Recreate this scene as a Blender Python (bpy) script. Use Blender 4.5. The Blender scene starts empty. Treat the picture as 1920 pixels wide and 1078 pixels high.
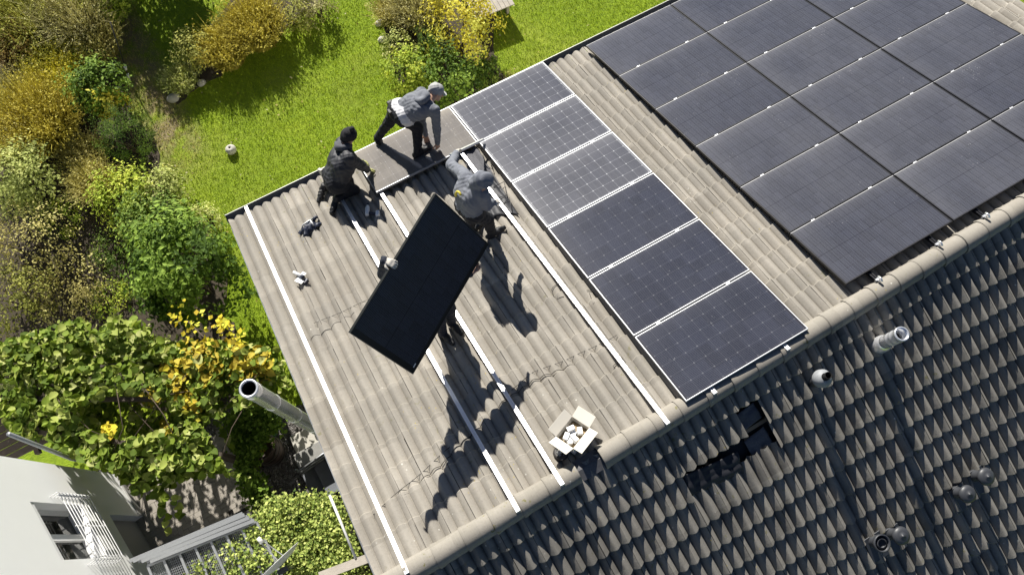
import bpy, math, random
import numpy as np
from mathutils import Matrix, Vector, noise as mnoise

# ------------------------------------------------------------------ camera, sky, sun, exposure
S = bpy.context.scene
F_PX = 1405.48                                    # focal length in pixels of the 1920 px wide photograph
CAM = np.array([-2.4926, -0.2083, 15.8038])
RW = np.array([[0.86794946, -0.49644591, 0.01432428],     # camera right
               [-0.467552, -0.82648102, -0.31356698],     # camera down
               [0.16750779, 0.26546295, -0.94945804]])    # camera forward
cd = bpy.data.cameras.new('camera')
cam = bpy.data.objects.new('camera', cd)
S.collection.objects.link(cam)
cd.sensor_width = 36.0
cd.lens = F_PX / 1920 * 36
cd.clip_start = 0.1
cd.clip_end = 500
mw = Matrix.Identity(4)
for i in range(3):
    mw[i][0] = RW[0][i]; mw[i][1] = -RW[1][i]; mw[i][2] = -RW[2][i]; mw[i][3] = CAM[i]
cam.matrix_world = mw
S.camera = cam

SUN_EL, SUN_AZ = math.radians(32.3), math.radians(9.3)
SUN = Vector((math.sin(SUN_AZ) * math.cos(SUN_EL), math.cos(SUN_AZ) * math.cos(SUN_EL), math.sin(SUN_EL)))
W = bpy.data.worlds.new('World'); S.world = W; W.use_nodes = True
nt = W.node_tree
sky = nt.nodes.new('ShaderNodeTexSky'); sky.sky_type = 'NISHITA'; sky.sun_disc = False
sky.air_density = .5; sky.dust_density = .3; sky.ozone_density = 2.0; sky.sun_elevation = SUN_EL; sky.sun_rotation = SUN_AZ
bg = nt.nodes['Background']; bg.inputs[1].default_value = 0.05
nt.links.new(sky.outputs[0], bg.inputs[0])
sl = bpy.data.lights.new('sun', 'SUN'); sl.energy = 5.0; sl.angle = math.radians(0.53); sl.color = (1.0, 0.955, 0.87)
so = bpy.data.objects.new('sun', sl); S.collection.objects.link(so)
so.rotation_euler = SUN.to_track_quat('Z', 'Y').to_euler()
S.view_settings.view_transform = 'Standard'; S.view_settings.look = 'None'
S.view_settings.exposure = 0.8; S.view_settings.gamma = 1.0
S.cycles.max_bounces = 5; S.cycles.diffuse_bounces = 2

# ------------------------------------------------------------------ frames and helpers
PITCH = math.radians(20.0); CA, SA = math.cos(PITCH), math.sin(PITCH)
RIDGE_Z = 7.5
RA = Matrix(((1, 0, 0, 0), (0, CA, SA, 0), (0, -SA, CA, RIDGE_Z), (0, 0, 0, 1)))     # sunny slope: u, v (down to the gutter), n
APEX = RA @ Vector((0, 0, -0.15))
CB, SB = math.cos(math.radians(24.5)), math.sin(math.radians(24.5))
RB = Matrix(((-1, 0, 0, 0), (0, -CB, -SB, APEX.y), (0, -SB, CB, APEX.z), (0, 0, 0, 1)))   # far slope
RAn = np.array(RA)[:3, :3]; RAo = np.array([0, 0, RIDGE_Z])
rng = np.random.default_rng(7)
random.seed(7)

def ray(x, y):
    return RW.T @ np.array([(x - 960) / F_PX, (y - 539) / F_PX, 1.0])
def at(x, y, z=0.0):
    d = ray(x, y); return CAM + d * ((z - CAM[2]) / d[2])
def atX(x, y, X):
    d = ray(x, y); return CAM + d * ((X - CAM[0]) / d[0])
def roofp(x, y, h=0.0):                                   # pixel -> roof coords at height h over the panel plane
    d = RAn.T @ ray(x, y); c = RAn.T @ (CAM - RAo)
    return c + d * ((h - c[2]) / d[2])
def proj(P):
    c = RW @ (np.asarray(P, float) - CAM)
    return 960 + F_PX * c[0] / c[2], 539 + F_PX * c[1] / c[2], c[2]
def mpp(P):
    return proj(P)[2] / F_PX

def link(o, parent=None):
    S.collection.objects.link(o)
    if parent is not None: o.parent = parent
    return o
def tag(o, label=None, cat=None, group=None, kind=None):
    if label: o['label'] = label
    if cat: o['category'] = cat
    if group: o['group'] = group
    if kind: o['kind'] = kind
    return o
def empty(name, loc=(0, 0, 0), mat=None):
    o = bpy.data.objects.new(name, None); link(o); o.empty_display_size = 0.1
    if mat is not None: o.matrix_world = mat
    else: o.location = loc
    return o
def frame(mat, p):                                        # a copy of a frame with its origin at local point p
    return mat @ Matrix.Translation(Vector(p))

def mesh_np(name, verts, faces, mats, attr=None, smooth=False, midx=None):
    """faces: list/array of equal-length tuples, or a list of mixed polygons"""
    me = bpy.data.meshes.new(name)
    verts = np.asarray(verts, np.float32).reshape(-1, 3)
    if isinstance(faces, np.ndarray):
        k = faces.shape[1]; nf = len(faces); loops = faces.astype(np.int32).ravel()
        starts = np.arange(nf, dtype=np.int32) * k
    else:
        nf = len(faces); lens = np.array([len(q) for q in faces], np.int32)
        loops = np.concatenate([np.asarray(q, np.int32) for q in faces]) if nf else np.zeros(0, np.int32)
        starts = np.concatenate([[0], np.cumsum(lens)[:-1]]).astype(np.int32)
    me.vertices.add(len(verts)); me.vertices.foreach_set('co', verts.ravel())
    me.loops.add(len(loops)); me.loops.foreach_set('vertex_index', loops)
    me.polygons.add(nf); me.polygons.foreach_set('loop_start', starts)
    me.polygons.foreach_set('use_smooth', np.full(nf, bool(smooth)))
    for m in (mats if isinstance(mats, (list, tuple)) else [mats]): me.materials.append(m)
    if midx is not None: me.polygons.foreach_set('material_index', np.asarray(midx, np.int32))
    me.update(calc_edges=True)
    if attr is not None:
        a = me.attributes.new('tone', 'FLOAT', 'POINT'); a.data.foreach_set('value', np.asarray(attr, np.float32))
    me.validate()
    return me
def put(name, me, parent=None, loc=None, mat=None):
    o = bpy.data.objects.new(name, me); link(o, parent)
    if mat is not None: o.matrix_world = mat
    elif loc is not None: o.location = loc
    return o

class MB:
    """collects simple solids; build() links them as one mesh object"""
    def __init__(s): s.v = []; s.f = []
    def add(s, vs, fs):
        b = len(s.v); s.v += [tuple(map(float, p)) for p in vs]; s.f += [tuple(b + i for i in q) for q in fs]; return s
    def box(s, c, d, R=None):
        c = np.array(c, float); d = np.array(d, float) / 2
        vs = [np.array((x, y, z)) * d for z in (-1, 1) for y in (-1, 1) for x in (-1, 1)]
        if R is not None: vs = [np.array(R) @ p for p in vs]
        return s.add([p + c for p in vs], [(0, 2, 3, 1), (4, 5, 7, 6), (0, 1, 5, 4), (2, 6, 7, 3), (0, 4, 6, 2), (1, 3, 7, 5)])
    def beam(s, a, b, w, h, up=(0, 0, 1)):
        a = np.array(a, float); b = np.array(b, float); z = b - a; L = np.linalg.norm(z); z /= L
        x = np.cross(np.array(up, float), z); x /= np.linalg.norm(x); y = np.cross(z, x)
        return s.box((a + b) / 2, (w, h, L), np.stack([x, y, z], 1))
    def tube(s, pts, r, n=8, cap=True):
        pts = [np.array(p, float) for p in pts]; m = len(pts)
        rs = r if isinstance(r, (list, tuple)) else [r] * m
        vs = []; fs = []; x = None
        for i, p in enumerate(pts):
            t = pts[min(i + 1, m - 1)] - pts[max(i - 1, 0)]; t = t / (np.linalg.norm(t) + 1e-12)
            if x is None:
                a = np.array((0, 0, 1.0)) if abs(t[2]) < .9 else np.array((1.0, 0, 0)); x = np.cross(a, t)
            x = x - t * (x @ t); x /= np.linalg.norm(x); y = np.cross(t, x)
            for k in range(n):
                q = 2 * math.pi * k / n; vs.append(p + rs[i] * (math.cos(q) * x + math.sin(q) * y))
        for i in range(m - 1):
            for k in range(n):
                a, b = i * n + k, i * n + (k + 1) % n
                fs.append((a, b, b + n, a + n))
        if cap: fs.append(tuple(range(n))[::-1]); fs.append(tuple((m - 1) * n + k for k in range(n)))
        return s.add(vs, fs)
    def lathe(s, prof, n=20, M=None):
        M = Matrix.Identity(4) if M is None else M
        vs = []; fs = []
        for r, z in prof:
            for k in range(n):
                q = 2 * math.pi * k / n; vs.append(tuple(M @ Vector((r * math.cos(q), r * math.sin(q), z))))
        for i in range(len(prof) - 1):
            for k in range(n):
                a, b = i * n + k, i * n + (k + 1) % n; fs.append((a, b, b + n, a + n))
        return s.add(vs, fs)
    def poly(s, pts, d=None):                       # flat polygon, extruded by vector d
        n = len(pts); pts = [np.array(p, float) for p in pts]
        if d is None: return s.add(pts, [tuple(range(n))])
        d = np.array(d, float)
        return s.add(pts + [p + d for p in pts], [tuple(range(n))[::-1], tuple(range(n, 2 * n))] +
                     [(i, (i + 1) % n, n + (i + 1) % n, n + i) for i in range(n)])
    def mesh(s, name, mat, smooth=False): return mesh_np(name, s.v, s.f, mat, smooth=smooth)
    def build(s, name, mat, parent=None, smooth=False, M=None, bevel=0):
        o = put(name, s.mesh(name, mat, smooth), parent, mat=M)
        if bevel:
            b = o.modifiers.new('bevel', 'BEVEL'); b.width = bevel; b.segments = 2; b.limit_method = 'ANGLE'
        return o

# ------------------------------------------------------------------ materials
class NT:
    def __init__(s, name):
        s.m = bpy.data.materials.new(name); s.m.use_nodes = True; s.t = s.m.node_tree
        s.b = s.t.nodes['Principled BSDF']
    def n(s, ty, **kw):
        x = s.t.nodes.new(ty)
        for k, v in kw.items(): setattr(x, k, v)
        return x
    def set(s, sock, v):
        if isinstance(v, bpy.types.NodeSocket): s.t.links.new(v, sock)
        elif isinstance(v, (tuple, list)) and len(v) == 3 and sock.type == 'RGBA': sock.default_value = (*v, 1)
        else: sock.default_value = v
    def p(s, **kw):
        for k, v in kw.items(): s.set(s.b.inputs[k.replace('_', ' ')], v)
        return s
    def math(s, op, a, b=0.0, c=0.0):
        x = s.n('ShaderNodeMath', operation=op)
        for i, v in enumerate((a, b, c)): s.set(x.inputs[i], v)
        return x.outputs[0]
    def mix(s, f, a, b, mode='MIX'):
        x = s.n('ShaderNodeMix', data_type='RGBA', blend_type=mode)
        s.set(x.inputs[0], f); s.set(x.inputs[6], a); s.set(x.inputs[7], b); return x.outputs[2]
    def noise(s, scale, vec=None, detail=4, rough=.6, out=0):
        x = s.n('ShaderNodeTexNoise'); x.inputs['Scale'].default_value = scale; x.inputs['Detail'].default_value = detail
        x.inputs['Roughness'].default_value = rough
        if vec is not None: s.set(x.inputs['Vector'], vec)
        return x.outputs[out]
    def vor(s, scale, vec=None, feature='F1', out='Distance'):
        x = s.n('ShaderNodeTexVoronoi', feature=feature); x.inputs['Scale'].default_value = scale
        if vec is not None: s.set(x.inputs['Vector'], vec)
        return x.outputs[out]
    def ramp(s, f, stops):
        x = s.n('ShaderNodeValToRGB'); s.set(x.inputs[0], f); e = x.color_ramp.elements
        while len(e) < len(stops): e.new(.5)
        for el, (pos, c) in zip(e, stops): el.position = pos; el.color = (*c, 1) if len(c) == 3 else c
        return x.outputs[0]
    def step(s, f, lo, hi):
        x = s.n('ShaderNodeMapRange'); s.set(x.inputs[0], f); x.inputs[1].default_value = lo; x.inputs[2].default_value = hi
        return x.outputs[0]
    def pos(s): return s.n('ShaderNodeNewGeometry').outputs['Position']
    def obj(s): return s.n('ShaderNodeTexCoord').outputs['Object']
    def attr(s, name): 
        x = s.n('ShaderNodeAttribute'); x.attribute_name = name; return x.outputs['Fac']
    def sep(s, v):
        x = s.n('ShaderNodeSeparateXYZ'); s.set(x.inputs[0], v); return x.outputs
    def comb(s, a, b, c):
        x = s.n('ShaderNodeCombineXYZ')
        for i, v in enumerate((a, b, c)): s.set(x.inputs[i], v)
        return x.outputs[0]
    def bump(s, h, strength=.3, dist=.02):
        x = s.n('ShaderNodeBump'); s.set(x.inputs['Height'], h); x.inputs['Strength'].default_value = strength
        x.inputs['Distance'].default_value = dist; s.set(s.b.inputs['Normal'], x.outputs[0]); return s

def plain(name, col, rough=.6, metal=0.0, var=.15, scale=8, bump=0.0, bscale=60):
    k = NT(name); ps = k.obj(); f = k.noise(scale, ps)
    c = k.mix(f, tuple(x * (1 - var) for x in col), tuple(min(1, x * (1 + var)) for x in col))
    k.p(Base_Color=c, Roughness=rough, Metallic=metal)
    if bump: k.bump(k.noise(bscale, ps, 3), bump, .01)
    return k.m

def mat_tile(name, lichen=1.0, base=((.235, .212, .18), (.30, .275, .235))):
    k = NT(name); P = k.pos(); x, y, z = k.sep(P)
    cell = k.n('ShaderNodeTexWhiteNoise', noise_dimensions='2D')
    k.set(cell.inputs['Vector'], k.comb(k.math('FLOOR', k.math('MULTIPLY', k.math('ADD', x, 3.86), 3.333)), k.math('FLOOR', k.math('MULTIPLY', k.math('SUBTRACT', y, .05), 3.176)), 0.0))
    c = k.mix(cell.outputs['Value'], base[0], base[1])
    c = k.mix(k.step(k.noise(1.6, P, 5), .35, .7), c, (.255, .237, .207))
    streak = k.noise(1.0, k.comb(k.math('MULTIPLY', x, 55.0), k.math('MULTIPLY', y, 4.0), 0.0), 3)
    c = k.mix(k.math('MULTIPLY', k.step(streak, .5, .75), .16), c, (.42, .395, .345))
    c = k.mix(k.math('MULTIPLY', k.step(k.noise(38, P, 4, .7), .52, .75), .35), c, (.13, .12, .10))
    d = k.vor(9, P); patch = k.step(k.noise(2.3, P, 3), .52, .62)
    c = k.mix(k.math('MULTIPLY', k.math('MULTIPLY', k.math('LESS_THAN', d, .085), patch), .8 * min(1, lichen)), c, (.62, .61, .55))
    moss = k.math('MULTIPLY', k.step(k.noise(13, P, 4), .62, .70), k.step(k.noise(1.1, P, 2), .5, .6))
    c = k.mix(k.math('MULTIPLY', moss, .55 * lichen), c, (.16, .15, .05))
    d2 = k.vor(14, P)
    c = k.mix(k.math('MULTIPLY', k.math('LESS_THAN', d2, .10), k.step(k.noise(.9, P, 3), .56, .6)), c, (.42, .33, .07))
    k.p(Base_Color=c, Roughness=.88).bump(k.math('ADD', k.noise(90, P, 4), k.noise(14, P, 3)), .35, .006)
    return k.m

def mat_leaf(name, cols, trans=.35, rough=.55):
    k = NT(name); t = k.attr('tone')
    st = [(i / max(1, len(cols) - 1), c) for i, c in enumerate(cols)]
    c = k.ramp(t, st)
    k.p(Base_Color=c, Roughness=.72, Specular_IOR_Level=.3)
    tr = k.n('ShaderNodeBsdfTranslucent'); k.set(tr.inputs[0], k.mix(.35, c, (1.0, .95, .35), 'MULTIPLY'))
    mx = k.n('ShaderNodeMixShader'); mx.inputs[0].default_value = trans
    k.t.links.new(k.b.outputs[0], mx.inputs[1]); k.t.links.new(tr.outputs[0], mx.inputs[2])
    k.t.links.new(mx.outputs[0], k.t.nodes['Material Output'].inputs[0])
    return k.m

def mat_glass(name, kind, dusty):
    """solar laminate: cells printed under the glass, dust on top; local coords in metres"""
    k = NT(name); o = k.obj(); x, y, z = k.sep(o)
    oi = k.n('ShaderNodeObjectInfo')
    rnd = oi.outputs['Random']
    cx, cy, nx, ny, wd, ht = (0.162, 0.160, 10, 6, 1.70, 1.016) if kind != 'black' else (0.0805, 0.155, 20, 6, 1.65, .963)
    mx0, my0 = (wd - nx * cx) / 2, (ht - ny * cy) / 2
    fx = k.math('FRACT', k.math('DIVIDE', k.math('SUBTRACT', x, mx0), cx))
    fy = k.math('FRACT', k.math('DIVIDE', k.math('SUBTRACT', y, my0), cy))
    ex = k.math('SUBTRACT', .5, k.math('ABSOLUTE', k.math('SUBTRACT', fx, .5)))
    ey = k.math('SUBTRACT', .5, k.math('ABSOLUTE', k.math('SUBTRACT', fy, .5)))
    lx = k.math('LESS_THAN', k.math('MULTIPLY', ex, cx), .0016); ly = k.math('LESS_THAN', k.math('MULTIPLY', ey, cy), .0016)
    line = k.math('MAXIMUM', lx, ly)
    cellc = k.n('ShaderNodeTexWhiteNoise', noise_dimensions='3D')
    k.set(cellc.inputs['Vector'], k.comb(k.math('FLOOR', k.math('DIVIDE', x, cx)), k.math('FLOOR', k.math('DIVIDE', y, cy)), k.math('MULTIPLY', rnd, 99.0)))
    base = k.mix(cellc.outputs['Value'], (.008, .010, .022), (.014, .017, .034))
    bus = k.math('LESS_THAN', k.math('FRACT', k.math('DIVIDE', y, .0178)), .16)
    base = k.mix(k.math('MULTIPLY', bus, .55), base, (.13, .14, .165))
    inx = k.math('MULTIPLY', k.math('GREATER_THAN', x, mx0), k.math('LESS_THAN', x, wd - mx0))
    iny = k.math('MULTIPLY', k.math('GREATER_THAN', y, my0), k.math('LESS_THAN', y, ht - my0))
    ins = k.math('MULTIPLY', inx, iny)
    if kind == 'black':
        base = k.mix(k.math('MULTIPLY', line, .8), base, (.004, .004, .006))
        base = k.mix(ins, (.006, .006, .009), base)
    else:
        dia = k.math('LESS_THAN', k.math('ADD', ex, ey), .075)
        w = .5 if kind == 'silver' else .08
        base = k.mix(k.math('MULTIPLY', line, w * .75), base, (.42, .43, .46))
        base = k.mix(k.math('MULTIPLY', dia, w), base, (.60, .60, .62))
        base = k.mix(ins, (.16, .165, .18) if kind == 'silver' else (.02, .02, .03), base)
    # settled dust, its amount also painting in sky sheen: soft cloudy film, thicker along the lower frame and at the rim, with runs and a few splashes
    o2 = k.n('ShaderNodeVectorMath', operation='ADD'); k.set(o2.inputs[0], o); k.set(o2.inputs[1], k.comb(k.math('MULTIPLY', rnd, 37.0), k.math('MULTIPLY', rnd, 11.0), 0.0))
    v2 = o2.outputs[0]
    cloud = k.step(k.noise(1.3, v2, 4, .55), .25, .8)
    low = k.math('ADD', k.math('MULTIPLY', k.math('POWER', k.step(y, ht * .55, ht), 3.0), .45), k.math('MULTIPLY', k.step(y, ht - .05, ht - .01), .35))
    left = k.math('MULTIPLY', k.math('SUBTRACT', 1.0, k.step(x, 0.0, .35)), .15)
    runs = k.step(k.noise(1.0, k.comb(k.math('MULTIPLY', x, 26.0), k.math('MULTIPLY', y, 1.2), rnd), 3), .45, .85)
    cellv = k.math('MULTIPLY', cellc.outputs['Value'], .05)
    dust = k.math('ADD', k.math('ADD', .36, k.math('MULTIPLY', cloud, .22)), k.math('ADD', k.math('ADD', low, left), k.math('ADD', cellv, k.math('MULTIPLY', runs, .14))))
    dust = k.math('MULTIPLY', dust, dusty)
    dust = k.math('MULTIPLY', dust, k.math('ADD', .82, k.math('MULTIPLY', rnd, .36)))
    splash = k.math('MULTIPLY', k.math('LESS_THAN', k.vor(26, v2), .16), k.step(k.noise(2.2, v2, 2), .62, .66))
    dust = k.math('MINIMUM', k.math('ADD', dust, k.math('MULTIPLY', splash, .5 * (1 if dusty > .05 else 0))), .95)
    col = k.mix(dust, base, (.36, .325, .27) if kind == 'brown' else (.268, .266, .276))
    if kind == 'black':
        col = k.mix(k.math('MULTIPLY', line, .45), col, (.012, .012, .018))
        wide = k.math('LESS_THAN', k.math('FRACT', k.math('DIVIDE', x, .0402)), .12)
        col = k.mix(k.math('MULTIPLY', k.math('MULTIPLY', wide, ins),   .15 * min(1, dusty * 2.6)), col, (.21, .21, .24))
    else:
        col = k.mix(k.math('MULTIPLY', k.math('MAXIMUM', k.math('MULTIPLY', line, .30), k.math('MULTIPLY', dia, .55)), .3 if kind == 'brown' else (.10 if kind == 'dim' else .6)), col, (.50, .51, .54))
    k.p(Base_Color=col, Roughness=.085, IOR=1.5, Specular_IOR_Level=.42 if dusty > .05 else .12)
    return k.m

M = {}
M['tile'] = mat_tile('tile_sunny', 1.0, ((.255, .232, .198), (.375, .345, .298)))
M['tileB'] = mat_tile('tile_far_darkened', 1.5, ((.135, .125, .11), (.25, .235, .205)))  # base darkened to deepen this slope's shade; the spread is per-tile weathering
M['ridge'] = mat_tile('ridge_concrete', 2.2, ((.235, .215, .18), (.30, .275, .235)))
M['membrane'] = plain('roof_membrane', (.012, .013, .016), .75)
M['sheet'] = plain('black_plastic_sheet', (.012, .013, .018), .6, bump=.5, bscale=9)
M['felt'] = plain('grey_felt', (.10, .10, .11), .9, var=.5, scale=40)
M['batten'] = plain('roof_batten_wood', (.22, .16, .10), .8, var=.3)
M['alu'] = plain('aluminium_mill', (.80, .80, .81), .42, .7, .14, 7)
M['alu_dull'] = plain('aluminium_frame', (.42, .43, .45), .5, .5, .1)
M['blackframe'] = plain('black_anodised', (.014, .014, .017), .4, .3)
M['framedust'] = plain('dusty_frame_edge', (.34, .34, .35), .6, .2, .3, 9)
M['zinc'] = plain('grey_zinc', (.085, .092, .105), .55, .5, .25, 4)
M['zincrim'] = plain('gutter_rim', (.42, .42, .40), .5, .4, .2)
M['steel'] = plain('polished_steel', (.86, .87, .89), .22, .66, .04, 12)
M['matt_black'] = plain('matt_black', (.004, .004, .004), .95)  # flat black for pipe mouths and bores, eyes and the stone's hole
M['vent'] = plain('vent_plastic', (.045, .048, .055), .45, 0, .3, 12)
M['ball'] = plain('weathered_grey_pipe', (.27, .28, .29), .6, 0, .3, 30)
M['cable'] = plain('cable_black', (.035, .032, .03), .6)
M['card'] = plain('cardboard_white', (.66, .62, .54), .85, 0, .08)
M['cardin'] = plain('cardboard_brown', (.30, .22, .12), .9, 0, .2)
M['white'] = plain('white_plastic', (.80, .80, .79), .5, 0, .05)
M['fitting'] = plain('fittings_silver', (.55, .55, .54), .45, .6, .4, 60)
M['tooldark'] = plain('tool_navy', (.02, .026, .05), .5, 0, .5, 30)
M['render'] = plain('white_render', (.90, .90, .89), .9, 0, .02, 3, .3, 38)
M['wallcream'] = plain('house_render', (.62, .58, .50), .9, 0, .06, 2, .3, 40)
M['lintel'] = plain('white_trim', (.74, .74, .74), .5, 0, .04)
M['recess_shade'] = plain('shaded_wall_recess', (.33, .33, .33), .55, 0, .08, 2)
k = NT('window_glass'); k.p(Base_Color=(.012, .014, .012), Roughness=.04, IOR=1.5); M['pane'] = k.m
M['galv'] = plain('galvanised_steel', (.38, .39, .40), .45, .7, .12, 25)
M['galvdark'] = plain('galvanised_shade', (.30, .31, .32), .5, .6, .2, 25)
M['concrete'] = plain('grey_concrete', (.27, .265, .25), .9, 0, .25, 6, .4, 50)
M['steps'] = plain('slate_steps', (.16, .17, .19), .8, 0, .25, 6, .3, 50)
M['brick'] = plain('paver', (.33, .30, .26), .9, 0, .2, 9, .3, 70)
M['planks'] = plain('dark_planks', (.06, .045, .035), .8, 0, .35, 7)
M['bark'] = plain('bark', (.09, .065, .045), .9, 0, .4, 18, .6, 40)
M['tablewood'] = plain('weathered_boards', (.42, .38, .33), .85, 0, .25, 9, .3, 40)
M['stone'] = plain('pale_stone', (.48, .46, .41), .9, 0, .15, 9, .4, 40)
M['barrel'] = plain('barrel_brown', (.075, .05, .038), .6, 0, .35, 7)
M['barrelhoop'] = plain('barrel_hoop', (.05, .045, .04), .5, .4)
M['greenlid'] = plain('green_plastic', (.06, .17, .05), .5)
M['dish'] = plain('dish_white', (.72, .72, .70), .45, 0, .06)
M['skin'] = plain('skin', (.50, .30, .21), .55, 0, .06)
M['hoodie'] = plain('grey_hoodie', (.17, .18, .205), .92, 0, .16, 14, .4, 120)
M['hoodie2'] = plain('blue_grey_hoodie', (.16, .17, .20), .92, 0, .16, 14, .4, 120)
M['hoodgrey'] = plain('grey_hood', (.075, .078, .092), .9, 0, .2, 30)
M['jacket'] = plain('black_quilted_jacket', (.026, .027, .034), .62, 0, .3, 14, .3, 60)
M['trousers'] = plain('black_work_trousers', (.011, .012, .017), .85, 0, .3, 14, .3, 80)
M['navy'] = plain('navy_workwear', (.018, .022, .035), .85, 0, .3, 14, .3, 80)
M['shoe'] = plain('black_shoe', (.014, .014, .015), .6)
M['capgrey'] = plain('pale_grey_cap', (.36, .36, .36), .85, 0, .1, 20)
M['shirt'] = plain('white_shirt', (.62, .62, .64), .9, 0, .06)
M['beanie'] = plain('black_beanie', (.018, .018, .022), .95, 0, .4, 60, .6, 150)
M['glove'] = plain('yellow_grey_glove', (.42, .42, .16), .8, 0, .2)
M['gloveg'] = plain('pale_glove', (.50, .47, .42), .85, 0, .2)
M['yellow'] = plain('yellow_print', (.55, .46, .05), .7)

# grass and soil: one ground sheet, worn and dry where the garden path runs
k = NT('lawn_ground'); P = k.pos(); gx_, gy_, gz_ = k.sep(P)
g = k.ramp(k.noise(.55, P, 6, .65), [(.25, (.16, .235, .006)), (.5, (.22, .315, .008)), (.75, (.30, .375, .015))])
g = k.mix(k.step(k.noise(9, P, 4), .45, .75), g, (.13, .20, .006))
dry = k.math('MULTIPLY', k.math('MULTIPLY', k.step(k.noise(1.6, P, 4), .36, .55), k.step(gy_, 10.2, 11.4)), k.math('SUBTRACT', 1.0, k.step(k.math('ABSOLUTE', k.math('ADD', gx_, 4.85)), .25, .8)))
g = k.mix(k.math('MULTIPLY', k.step(k.noise(.35, P, 3), .5, .7), .5), g, (.30, .33, .05))
g = k.mix(dry, g, (.26, .21, .11))
k.p(Base_Color=g, Roughness=.95).bump(k.math('ADD', k.noise(30, P, 5), k.noise(5, P, 3)), .8, .05); M['lawn'] = k.m
M['soil'] = plain('bed_soil', (.055, .043, .028), .95, 0, .5, 14, .8, 30)
k = NT('gravel'); P = k.pos(); 
k.p(Base_Color=k.ramp(k.vor(34, P, out='Color'), [(0, (.03, .028, .026)), (.6, (.12, .11, .10)), (1, (.26, .25, .24))]), Roughness=.9).bump(k.vor(34, P), .8, .03); M['gravel'] = k.m
M['blade'] = mat_leaf('grass_blades', [(.15, .25, .006), (.28, .41, .010), (.42, .51, .03), (.52, .44, .18)], .35)

# ------------------------------------------------------------------ ground
mb = MB(); mb.add([(-70, -60, 0), (70, -60, 0), (70, 80, 0), (-70, 80, 0)], [(0, 1, 2, 3)])
tag(mb.build('ground', M['lawn']), kind='structure')
def bed(name, pxs, mat, z=.02, jit=.12):
    pts = []
    base = [at(x, y) for x, y in pxs]
    for i in range(len(base)):
        a, b = base[i], base[(i + 1) % len(base)]
        for t in np.linspace(0, 1, 5)[:-1]:
            q = a + (b - a) * t + rng.normal(0, jit, 3) * (t > 0); pts.append((q[0], q[1], z - .05))
    m = MB(); m.poly(pts, (0, 0, .05))
    return tag(m.build(name, mat), kind='structure')
BEDS = [[(-140, -60), (170, -60), (215, 60), (232, 150), (245, 200), (300, 290), (325, 380), (395, 430), (425, 560), (470, 690), (500, 770), (300, 770), (-140, 700)],
        [(335, 130), (380, 60), (470, -40), (600, -40), (595, 10), (530, 62), (440, 112), (362, 172), (326, 178)],
        [(712, 20), (735, -40), (930, -40), (925, 90), (935, 130), (990, 185), (820, 240), (745, 150)]]
bed('soil_bed', BEDS[0], M['soil']); bed('soil_bed', BEDS[1], M['soil'], .024, .08); bed('soil_bed', BEDS[2], M['soil'], .028, .08)
bed('gravel_yard', [(440, 760), (600, 760), (720, 1000), (640, 1180), (200, 1180), (280, 980), (380, 860)], M['gravel'], .016, .05)

# ------------------------------------------------------------------ the house and its tiled roof
U0, U1 = -3.84, 8.10                 # verges
V_EAVE = 6.19
ROW, COL = 0.335, 0.30
HB = -0.172                          # tile base height below the panel plane
house = tag(empty('house', (2.1, 0, 0)), 'house with weathered grey concrete tile roof seen from above', 'house')
def child(o): 
    mw_ = o.matrix_world.copy(); o.parent = house; o.matrix_parent_inverse = house.matrix_world.inverted(); return o
bpy.context.view_layer.update()
hz_e = (RA @ Vector((0, V_EAVE, -.3))).z
yE = (RA @ Vector((0, V_EAVE, 0))).y
for nm, c, d in (('wall', (2.1, yE - .45, hz_e / 2 - .1), (U1 - U0 - .5, .3, hz_e - .2)), ('wall', (2.1, -yE + .35, hz_e / 2 - .1), (U1 - U0 - .5, .3, hz_e - .2))):
    child(MB().box(c, d).build(nm, M['wallcream']))
for X in (U0 + .35, U1 - .35):
    z0 = hz_e - .25; m = MB()
    m.poly([(X - .15, -yE + .51, 0), (X - .15, yE - .61, 0), (X - .15, yE - .61, z0), (X - .15, -.05, RIDGE_Z - .42), (X - .15, -yE + .51, z0)], (.3, 0, 0))
    child(m.build('gable_wall', M['wallcream']))
# decks under the tiles
deck = MB(); deck.box(((U0 + U1) / 2, V_EAVE / 2 + .02, HB - .075), (U1 - U0 - .08, V_EAVE - .05, .05))
roofA = child(deck.build('roof_slope', M['membrane'], M=RA)); tag(roofA, 'sunny roof slope carrying the solar panels')
deck = MB(); deck.box((-(U0 + U1) / 2, 3.1, -.035 - .075), (U1 - U0 - .08, 6.2, .05))
roofB = child(deck.build('roof_slope', M['membrane'], M=RB)); tag(roofB, 'shaded far roof slope with vent pipes')

def tile_prof(x):                     # two rolls per tile, the seam runs along one of them
    c = .5 + .5 * np.cos(2 * math.pi * np.asarray(x) / .15)
    g_ = np.exp(-((np.mod(np.asarray(x), .15) - .075) / .0055) ** 2)
    return .046 * c ** .75 - .016 * g_
xs = np.concatenate([np.array([0, .02, .04, .055, .066, .072, .075, .078, .084, .095, .11, .13, .15, .17, .19, .205, .216, .222, .225, .228, .234, .245, .26, .28, .2955])])
def tile_arrays(lift=.0):
    y0, y1 = -.075, ROW
    pz = tile_prof(xs); n = len(xs)
    v = []
    for (yy, dz) in ((y0, -.006), (y1 - .010, .040), (y1 - .010, .040), (y1, .031), (y1 - .003, .004)):
        v += [(x, yy, p + dz) for x, p in zip(xs, pz)]
    f = [(r * n + i, r * n + i + 1, r * n + i + 1 + n, r * n + i + n) for r in (0, 2, 3) for i in range(n - 1)]
    return np.array(v, np.float32), np.array(f, np.int32)
TV, TF = tile_arrays()
TVB = TV.copy(); TVB[:, 2] *= 1.28                      # the far slope carries the same tile, stretched taller for longer shadows
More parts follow.
